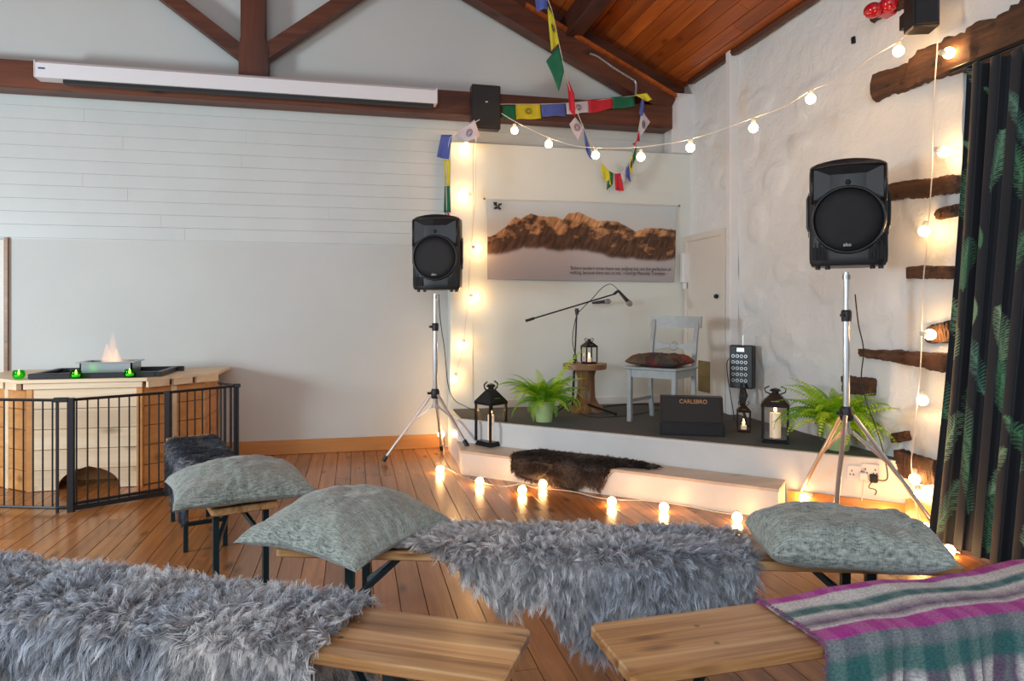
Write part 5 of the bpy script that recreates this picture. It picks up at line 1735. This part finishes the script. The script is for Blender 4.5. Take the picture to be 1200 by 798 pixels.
def fleece(name, label, P, ang, w, h0, S, front, back, nclump, nh, L0, width, cols, seed, hide_col, group=None, flare=.0, curl=.016, o=.012, segs=4, clr=.013, stand=1.0, scol=None, up=0.0):
    """S: stations along the bench, front/back: arc limits (negative = hanging in front; > w = behind)"""
    rg = np.random.default_rng(seed)
    t = thing(name, label, 'sheepskin', (P[0], P[1], 0), ang, group)
    s_all = np.linspace(S[0], S[-1], 70)
    fr, bk = np.interp(s_all, S, front), np.interp(s_all, S, back)

    def surf(s, k):
        f_, b_ = np.interp(s, S, front), np.interp(s, S, back)
        q = f_ + (b_ - f_) * k
        y, z, ny, nz = cross(q, w, h0 + .012, .035, o)
        hang = np.clip(-q, 0, None)
        wav = .014 * np.sin(s * 17 + seed) * np.clip(hang * 5, 0, 1)
        y = y - flare * hang + wav * ny - .0
        z = z + .006 * (fbm(s * 9 + seed, q * 9, 2) - .5)
        return np.stack([s, y, z], -1), np.stack([0 * s, ny, nz], -1), q

    ss, kk = np.meshgrid(s_all, np.linspace(0, 1, 46), indexing='ij')
    Pp, Nn, _ = surf(ss.ravel(), kk.ravel())
    hd = fast_mesh('hide', Pp, gridF(70, 46)[:, ::-1], hide_col, t)
    so = hd.modifiers.new('thickness', 'SOLIDIFY'); so.thickness = .006
    # locks: sample by area
    wts = (bk - fr)
    cdf = np.cumsum(wts) / wts.sum()
    cs_ = np.interp(rg.random(nclump), cdf, s_all)
    ck = rg.random(nclump)
    P0, N0, q0 = surf(cs_, ck)
    # flow: outward from the spine of the skin
    midq = (np.interp(cs_, S, front) + np.interp(cs_, S, back)) / 2
    out = np.tanh((q0 - midq) / .10)[:, None]
    tang = np.stack([0 * cs_, N0[:, 2], -N0[:, 1]], -1) * out
    ends = (cs_ - (S[0] + S[-1]) / 2) / ((S[-1] - S[0]) / 2)
    fl = tang * .7 + np.stack([ends ** 3 * 1.1, 0 * ends, 0 * ends], -1)
    n1_ = fbm(cs_ * 9 + seed, q0 * 9 + 3, 2) - .5
    n2_ = fbm(cs_ * 9 + 40 + seed, q0 * 9 + 13, 2) - .5
    swirl = np.stack([n1_ * 2.6, n2_ * 1.8, 0 * n1_], -1)
    D = N0 * (.85 * stand) + fl + swirl + rg.normal(0, .20, (nclump, 3))
    hanging = (np.abs(N0[:, 2]) < .5)[:, None]
    D = D + np.where(hanging, np.array([0, 0, -.95]), np.array([0, 0, -.05 + up]))
    D /= np.linalg.norm(D, axis=1)[:, None]
    Lc = L0 * rg.uniform(.7, 1.2, nclump)
    side = np.cross(D, rg.normal(0, 1, (nclump, 3)))
    side /= np.linalg.norm(side, axis=1)[:, None] + 1e-6
    ph = rg.random(nclump) * 6.28
    K = nclump * nh
    ci = np.repeat(np.arange(nclump), nh)
    sc_ = rg.normal(0, 1, (K, 3))
    sc_ -= (sc_ * N0[ci]).sum(1)[:, None] * N0[ci]
    sc_ *= clr * .85
    lenj = rg.uniform(.72, 1.08, K)
    ts = np.linspace(0, 1, segs + 1)
    ctr = []
    for t_ in ts:
        cw = curl * np.sin(t_ * 5.2 + ph[ci]) * t_ ** .8
        c = P0[ci] + sc_ * (1 - .86 * t_ ** .7) + D[ci] * (Lc[ci] * lenj * t_)[:, None] + side[ci] * cw[:, None]
        c[:, 2] -= (.30 * Lc[ci] * t_ ** 2)
        ctr.append(c)
    ctr = np.stack(ctr, 1)
    # keep strands out of the bench top
    tip = ctr[:, -1] - ctr[:, 0]
    wv = np.cross(tip, rg.normal(0, 1, (K, 3)))
    wv /= np.linalg.norm(wv, axis=1)[:, None] + 1e-6
    wid = width * rg.uniform(.7, 1.3, K)
    rows = []
    for i, t_ in enumerate(ts[:-1]):
        hw_ = (wid * (1 - .55 * t_))[:, None] / 2 * wv
        rows += [ctr[:, i] - hw_, ctr[:, i] + hw_]
    rows.append(ctr[:, -1])
    Vh = np.stack(rows, 1)
    npv = Vh.shape[1]
    base = np.arange(K)[:, None] * npv
    fq = []
    for i in range(segs - 1):
        a = 2 * i
        fq += [[a, a + 1, a + 3], [a, a + 3, a + 2]]
    a = 2 * (segs - 1)
    fq += [[a, a + 1, a + 2]]
    fq = np.array(fq)
    Fh = (base[:, None, :] + fq[None]).reshape(-1, 3)
    # colours: root to tip, with broad patches
    c0, c1, c2 = [np.array(c_) for c_ in cols]
    patch = np.clip((fbm(cs_ * 3.2 + seed * 2, q0 * 4.0 + 7, 3) - .5) * 3.2 + .5, 0, 1)
    if scol is not None:
        patch = np.clip(patch + scol(cs_, q0, ends), 0, 1)
    jit = rg.uniform(.35, 1.3, nclump) 
    base_c = (c1 * (1 - patch[:, None]) + c2 * patch[:, None]) * jit[:, None]
    colk = []
    hj = rg.uniform(.85, 1.12, K)[:, None]
    for i, t_ in enumerate(ts):
        m_ = min(1, t_ * 1.35)
        cc = (c0 * (1 - m_) + base_c[ci] * m_) * hj
        colk.append(cc)
        if i < segs:
            colk.append(cc)
    Ch = np.clip(np.stack(colk, 1).reshape(-1, 3), 0, 1)
    fo = fast_mesh('wool', Vh.reshape(-1, 3), Fh, M['wool'], t, Ch)
    fo['kind'] = 'stuff'
    return t


M['wool'] = vcol_mat('wool_fibres', .7, .1, transl=.5)
M['hide'] = mat('grey_hide_backing', (0.34, 0.345, 0.36), .95, var=.3, scale=90)
M['hide_d'] = mat('dark_hide_backing', (0.06, 0.07, 0.085), .95)
M['hide_l'] = mat('pale_hide_backing', (0.50, 0.48, 0.46), .95)
M['hide_b'] = mat('brown_hide_backing', (0.05, 0.04, 0.035), .95)
grey = ((.17, .18, .21), (.66, .71, .78), (1.0, 1.0, 1.0))
# sheepskin on bench 3 (local x runs from the far left end to the right end)
fleece('sheepskin', 'large silver grey sheepskin over the left foreground bench', B3P, B3A, .25, BT, [.50, .62, .85, 1.05, 1.25, 1.42, 1.56, 1.66, 1.71],
       [-.12, -.18, -.15, -.24, -.30, -.31, -.30, -.16, .02], [.30, .36, .40, .44, .46, .46, .50, .56, .42], 6000, 13, .056, .0021, grey, 3, M['hide_l'], 'sheepskins', flare=.12, up=.1)
fleece('sheepskin', 'wide grey sheepskin over the middle bench between two cushions', B2P, B2A, .25, BT, [.40, .52, .60, .70, .80, .86, .92, 1.0, 1.15, 1.30, 1.44, 1.50],
       [.02, .0, -.04, -.13, -.155, -.12, -.20, -.27, -.27, -.26, -.25, -.22], [.14, .20, .26, .32, .36, .38, .38, .36, .34, .34, .30, .26], 4400, 14, .052, .0021, grey, 8, M['hide'], 'sheepskins', flare=.12, scol=lambda s, q, e: -.5 * (s > 1.0) * (q < .05) + .35 * (s < .8))
# dark fur on the far end of bench 1 : bench local x from the near end, y=0 is its right side, hanging side is y=w
fleece('fur_throw', 'dark slate fur thrown over the far end of the left bench', (q.x, q.y), B1A, .25, BT, [.62, .75, .95, 1.15, 1.35, 1.50, 1.60],
       [-.05, -.08, -.10, -.12, -.12, -.08, .0], [.42, .50, .47, .52, .46, .42, .36], 5500, 10, .030, .0030, ((.03, .035, .045), (.085, .10, .125), (.60, .65, .72)), 21, M['hide_d'], None, stand=.6, curl=.003, clr=.014, segs=3, scol=lambda s, q_, e: -.45 + .9 * np.exp(-((q_ - .27) / .05) ** 2))
# brown hide on the step
q5 = Vector((F0.x, F0.y)) + dS * .455
fleece('fur_rug', 'dark brown fur draped over the edge of the white stage step', (q5.x, q5.y), math.atan2(dS.y, dS.x), .60, .182, [.0, .07, .18, .32, .46, .58, .66, .78, .92, 1.02],
       [-.09, -.135, -.15, -.165, -.175, -.12, -.16, .06, .08, .13], [.16, .25, .24, .25, .24, .25, .25, .25, .20, .17], 3200, 10, .036, .0030, ((.015, .010, .008), (.060, .042, .032), (.30, .22, .17)), 31, M['hide_b'], None, stand=.45, curl=.004, clr=.017, segs=3)

# ------------------------------------------------------------------ cushions on the benches
pillow('cushion', 'sage grey-green cushion on the far left bench in front of the dark fur', 'cushion', (-.465, 3.04, BT + .002), math.radians(17), .53, .50, .15, M['cushion'], 1, (.0, .02), 'sage cushions on the benches', sag=.03, ear=.07)
pillow('cushion', 'large sage cushion turned cornerwise on the left end of the middle bench', 'cushion', (-.015, 2.40, BT + .004), math.radians(-42), .52, .52, .155, M['cushion'], 2, (.0, .0), 'sage cushions on the benches', sag=.05, ear=.08)
pillow('cushion', 'oblong sage cushion on the right end of the middle bench', 'cushion', (1.45, 1.83, BT + .003), B2A, .51, .31, .150, M['cushion'], 3, (.0, .03), 'sage cushions on the benches', sag=.0, ear=.01, boxy=True)


# ------------------------------------------------------------------ plaid blanket on bench 4
def plaid():
    m = bpy.data.materials.new('plaid_wool')
    nt, b = nodes(m)
    uvn = nt.nodes.new('ShaderNodeUVMap')
    sp = nt.nodes.new('ShaderNodeSeparateXYZ'); nt.links.new(uvn.outputs[0], sp.inputs[0])
    wob = noise(nt, mapping(nt, uvn.outputs[0], (9, 9, 1)), 1.0, 3)
    v = mathn(nt, 'ADD', sp.outputs[1], mathn(nt, 'MULTIPLY', mathn(nt, 'SUBTRACT', wob, .5), .02))
    u = mathn(nt, 'ADD', sp.outputs[0], mathn(nt, 'MULTIPLY', mathn(nt, 'SUBTRACT', wob, .5), .02))
    MG, TE, WH, GR, PU = (.44, .003, .31), (.01, .13, .125), (.66, .66, .65), (.13, .17, .19), (.11, .055, .13)
    rv_ = ramp(nt, v, [(0.0, GR), (.10, GR), (.11, MG), (.165, MG), (.175, WH), (.22, WH), (.24, TE), (.265, TE), (.28, WH), (.33, PU), (.36, WH), (.365, MG), (.42, MG), (.43, GR), (.47, GR), (.49, TE), (.545, TE), (.56, GR), (.70, WH), (.80, GR), (.90, WH), (1, GR)])
    rv_.node.color_ramp.interpolation = 'LINEAR'
    wv = nt.nodes.new('ShaderNodeMath'); wv.operation = 'FRACT'; nt.links.new(mathn(nt, 'MULTIPLY', u, 4.6), wv.inputs[0])
    ru = ramp(nt, wv.outputs[0], [(0.0, PU), (.10, WH), (.2, WH), (.24, PU), (.36, PU), (.40, GR), (.46, PU), (.52, WH), (.70, WH), (.74, GR), (.84, PU), (.92, WH), (1, WH)])
    mr = nt.nodes.new('ShaderNodeMapRange'); nt.links.new(sp.outputs[1], mr.inputs[0])
    for i, x_ in ((1, .54), (2, .58), (3, .12), (4, .85)):
        mr.inputs[i].default_value = x_
    c = mixc(nt, mr.outputs[0], rv_, ru)
    fine = noise(nt, mapping(nt, uvn.outputs[0], (120, 150, 1)), 1.0, 3, .75)
    c = mixc(nt, .75, c, ramp(nt, fine, [(.36, (.45, .45, .47)), (.64, (1.25, 1.25, 1.22))]), 'MULTIPLY')
    nt.links.new(c, b.inputs['Base Color'])
    b.inputs['Roughness'].default_value = .95
    b.inputs['Sheen Weight'].default_value = .08
    bumpn(nt, b, fine, .8, .004)
    return m


M['plaid'] = plaid()
bl = thing('plaid_blanket', 'woollen plaid blanket in magenta, teal, white and grey over the right foreground bench', 'blanket', (B4P[0], B4P[1], 0), B4A)
NU, NV = 150, 110
uu, vv = np.meshgrid(np.linspace(0, 1, NU), np.linspace(0, 1, NV), indexing='ij')   # u along, v from back to front
qf = .34 - vv * .78
s_ = .475 + .03 * np.sin(vv * 5) * 0 + .012 * (fbm(vv * 6, vv * 0 + 2, 2) - .5) + uu * 1.25
y_, z_, ny_, nz_ = cross(qf, .25, BT + .010, .03, .010)
hang = np.clip(-qf, 0, None)
fold = (.020 * np.sin(s_ * 24 + 1) + .012 * np.sin(s_ * 41 + 2)) * np.clip(hang * 6, 0, 1)
y_ = y_ - fold - .10 * hang
top_w = np.clip((s_ - .50) * 6, 0, 1) * np.clip((.28 - np.abs(qf - .13)) * 8, 0, 1)
z_ = z_ + .004 * np.sin(s_ * 15 + qf * 8) * top_w + .018 * top_w * fbm(s_ * 6, qf * 7, 2)
z_ = z_ + np.clip(s_ - 1.0, 0, 1) * .03 * top_w
Vn = np.stack([s_, y_, z_], 2).reshape(-1, 3)
UV = np.stack([uu * 1.25, vv * 1.0], 2).reshape(-1, 2)
sh = fast_mesh('cloth', Vn, gridF(NU, NV), M['plaid'], bl, uv=UV)
so = sh.modifiers.new('thickness', 'SOLIDIFY'); so.thickness = .006; so.offset = 1
# short wool nap and fringe at the left edge
rg = np.random.default_rng(5)
fr_v, fr_f = [], []
for i in range(900):
    k = rg.random() ** .9
    qq = .34 - k * .78
    a_ = cross(np.array([qq]), .25, BT + .012, .03, .010)
    base_ = np.array([.475 + rg.normal(0, .003), a_[0][0] - .10 * max(0, -qq), a_[1][0] + .004])
    dr = np.array([-1, rg.normal(0, .5), rg.normal(-.15, .4)]); dr /= np.linalg.norm(dr)
    l_ = rg.uniform(.006, .020)
    n0 = len(fr_v)
    pw = np.array([0, .0010, .0006])
    fr_v += [base_ - pw, base_ + pw, base_ + dr * l_]
    fr_f.append((n0, n0 + 1, n0 + 2))
o = fast_mesh('fringe', np.array(fr_v), np.array(fr_f), mat('fringe_wool', (.10, .16, .16), .95, col2=(.30, .03, .16), scale=30), bl)
o['kind'] = 'stuff'

# ------------------------------------------------------------------ curtain printed with ferns
HC, WCL = 2.46, 1.75
PXM = 280
CW, CHh = int(WCL * PXM), int(HC * PXM)
cv = np.zeros((CW, CHh, 3)) + np.array([.016, .020, .026])
gx, gy = np.meshgrid((np.arange(CW) + .5) / PXM, (np.arange(CHh) + .5) / PXM, indexing='ij')


def paint(mask, colr, x0=0, y0=0):
    a = mask[..., None]
    h_, w_ = mask.shape
    cv[x0:x0 + h_, y0:y0 + w_] = cv[x0:x0 + h_, y0:y0 + w_] * (1 - a) + np.array(colr) * a


def stroke(p0, p1, w0, w1, colr):
    xa, xb = max(0, int((min(p0[0], p1[0]) - .03) * PXM)), min(CW, int((max(p0[0], p1[0]) + .03) * PXM))
    ya, yb = max(0, int((min(p0[1], p1[1]) - .03) * PXM)), min(CHh, int((max(p0[1], p1[1]) + .03) * PXM))
    if xa >= xb or ya >= yb:
        return
    X_, Y_ = gx[xa:xb, ya:yb], gy[xa:xb, ya:yb]
    dx_, dy_ = p1[0] - p0[0], p1[1] - p0[1]
    l2 = dx_ * dx_ + dy_ * dy_ + 1e-9
    tt = np.clip(((X_ - p0[0]) * dx_ + (Y_ - p0[1]) * dy_) / l2, 0, 1)
    dist = np.hypot(X_ - p0[0] - tt * dx_, Y_ - p0[1] - tt * dy_)
    ww = w0 + (w1 - w0) * tt
    paint(np.clip((ww - dist) * PXM + .5, 0, 1), colr, xa, ya)


rp_ = random.Random(9)


def print_frond(x, y, L, ang, colr, wide=.075):
    n = 24
    cur = rp_.uniform(-.5, .5)
    px0, py0 = x, y
    a = ang
    for i in range(n):
        a += cur / n
        x1, y1 = px0 + math.cos(a) * L / n, py0 + math.sin(a) * L / n
        stroke((px0, py0), (x1, y1), .0025, .0025, colr)
        t_ = i / n
        wl = wide * math.sin(PI * (.12 + .86 * t_)) ** .8
        for s in (-1, 1):
            b = a + s * 1.0
            stroke((x1, y1), (x1 + math.cos(b) * wl, y1 + math.sin(b) * wl), .0036, .0012, colr)
        px0, py0 = x1, y1


def print_leaf(x, y, L, ang, colr):
    for i in range(10):
        t_ = i / 10
        a = ang + .4 * t_
        x1, y1 = x + math.cos(a) * L / 10, y + math.sin(a) * L / 10
        r0 = .018 * math.sin(PI * (t_ * .96 + .02))
        r1 = .018 * math.sin(PI * ((t_ + .1) * .96 + .02))
        stroke((x, y), (x1, y1), r0, r1, colr)
        x, y = x1, y1


GS = [(.09, .25, .13), (.12, .32, .16), (.18, .36, .22), (.26, .42, .24), (.10, .25, .18)]
for cxp in range(9):
    for cyp in range(8):
        bx_ = .06 + cxp * .20 + rp_.uniform(-.05, .05)
        by_ = .02 + cyp * .33 + (cxp % 2) * .16 + rp_.uniform(-.04, .04)
        if rp_.random() < .72:
            print_frond(bx_, by_, rp_.uniform(.26, .36), PI / 2 + rp_.uniform(-.35, .35), rp_.choice(GS), rp_.uniform(.035, .06))
        else:
            print_leaf(bx_, by_, rp_.uniform(.14, .2), PI / 2 + rp_.uniform(-.6, .6), rp_.choice(GS))
nu_, nv_ = 430, 560
ug, vg = np.meshgrid(np.linspace(0, 1, nu_) ** 1.6, np.linspace(0, 1, nv_), indexing='ij')
top_len, bot_len = 1.18, 1.30
yst = 2.87 + .25 * (1 - vg) ** 1.2     # leading edge leans out towards the floor
yc = yst - ug * (top_len + (bot_len - top_len) * (1 - vg))
pleat = 12
ph_ = ug * pleat * 2 * PI + .6 * np.sin(ug * 9)
amp = .034 + .012 * np.sin(ug * 23)
xc = 3.02 - .0 + amp * np.sin(ph_) * (0.75 + .25 * vg) + .05 * (1 - vg) * 0 + .01 * np.sin(vg * 4 + ug * 11)
yc = yc + .018 * np.sin(2 * ph_ + 1)
zc2 = .018 + vg * (HC - .02)
Vc = np.stack([xc, yc, zc2], 2).reshape(-1, 3)
ci_ = np.clip((ug * (CW - 1)).astype(int), 0, CW - 1)
cj_ = np.clip((vg * (CHh - 1)).astype(int), 0, CHh - 1)
colc = cv[ci_, cj_].reshape(-1, 3)
ct = thing('curtain', 'black floor-length curtain printed with green fern fronds at the right', 'curtain', (3.02, 2.4, 0))
M['curtain'] = vcol_mat('fern_print_cloth', .85, .15)
cloth = fast_mesh('cloth', Vc - np.array([3.02, 2.4, 0]), gridF(nu_, nv_), M['curtain'], ct, colc)
so = cloth.modifiers.new('thickness', 'SOLIDIFY'); so.thickness = .003
tag(MB().tube([(3.03, 1.5, 2.49), (3.03, 3.0, 2.49)], .012, 10).box((3.03, 2.92, 2.48), (3.16, 2.94, 2.50)).box((3.03, 1.55, 2.48), (3.16, 1.57, 2.50)).build('curtain_rail', M['blackmetal'], smooth=40), 'dark curtain rail under the long timber', 'curtain rail')
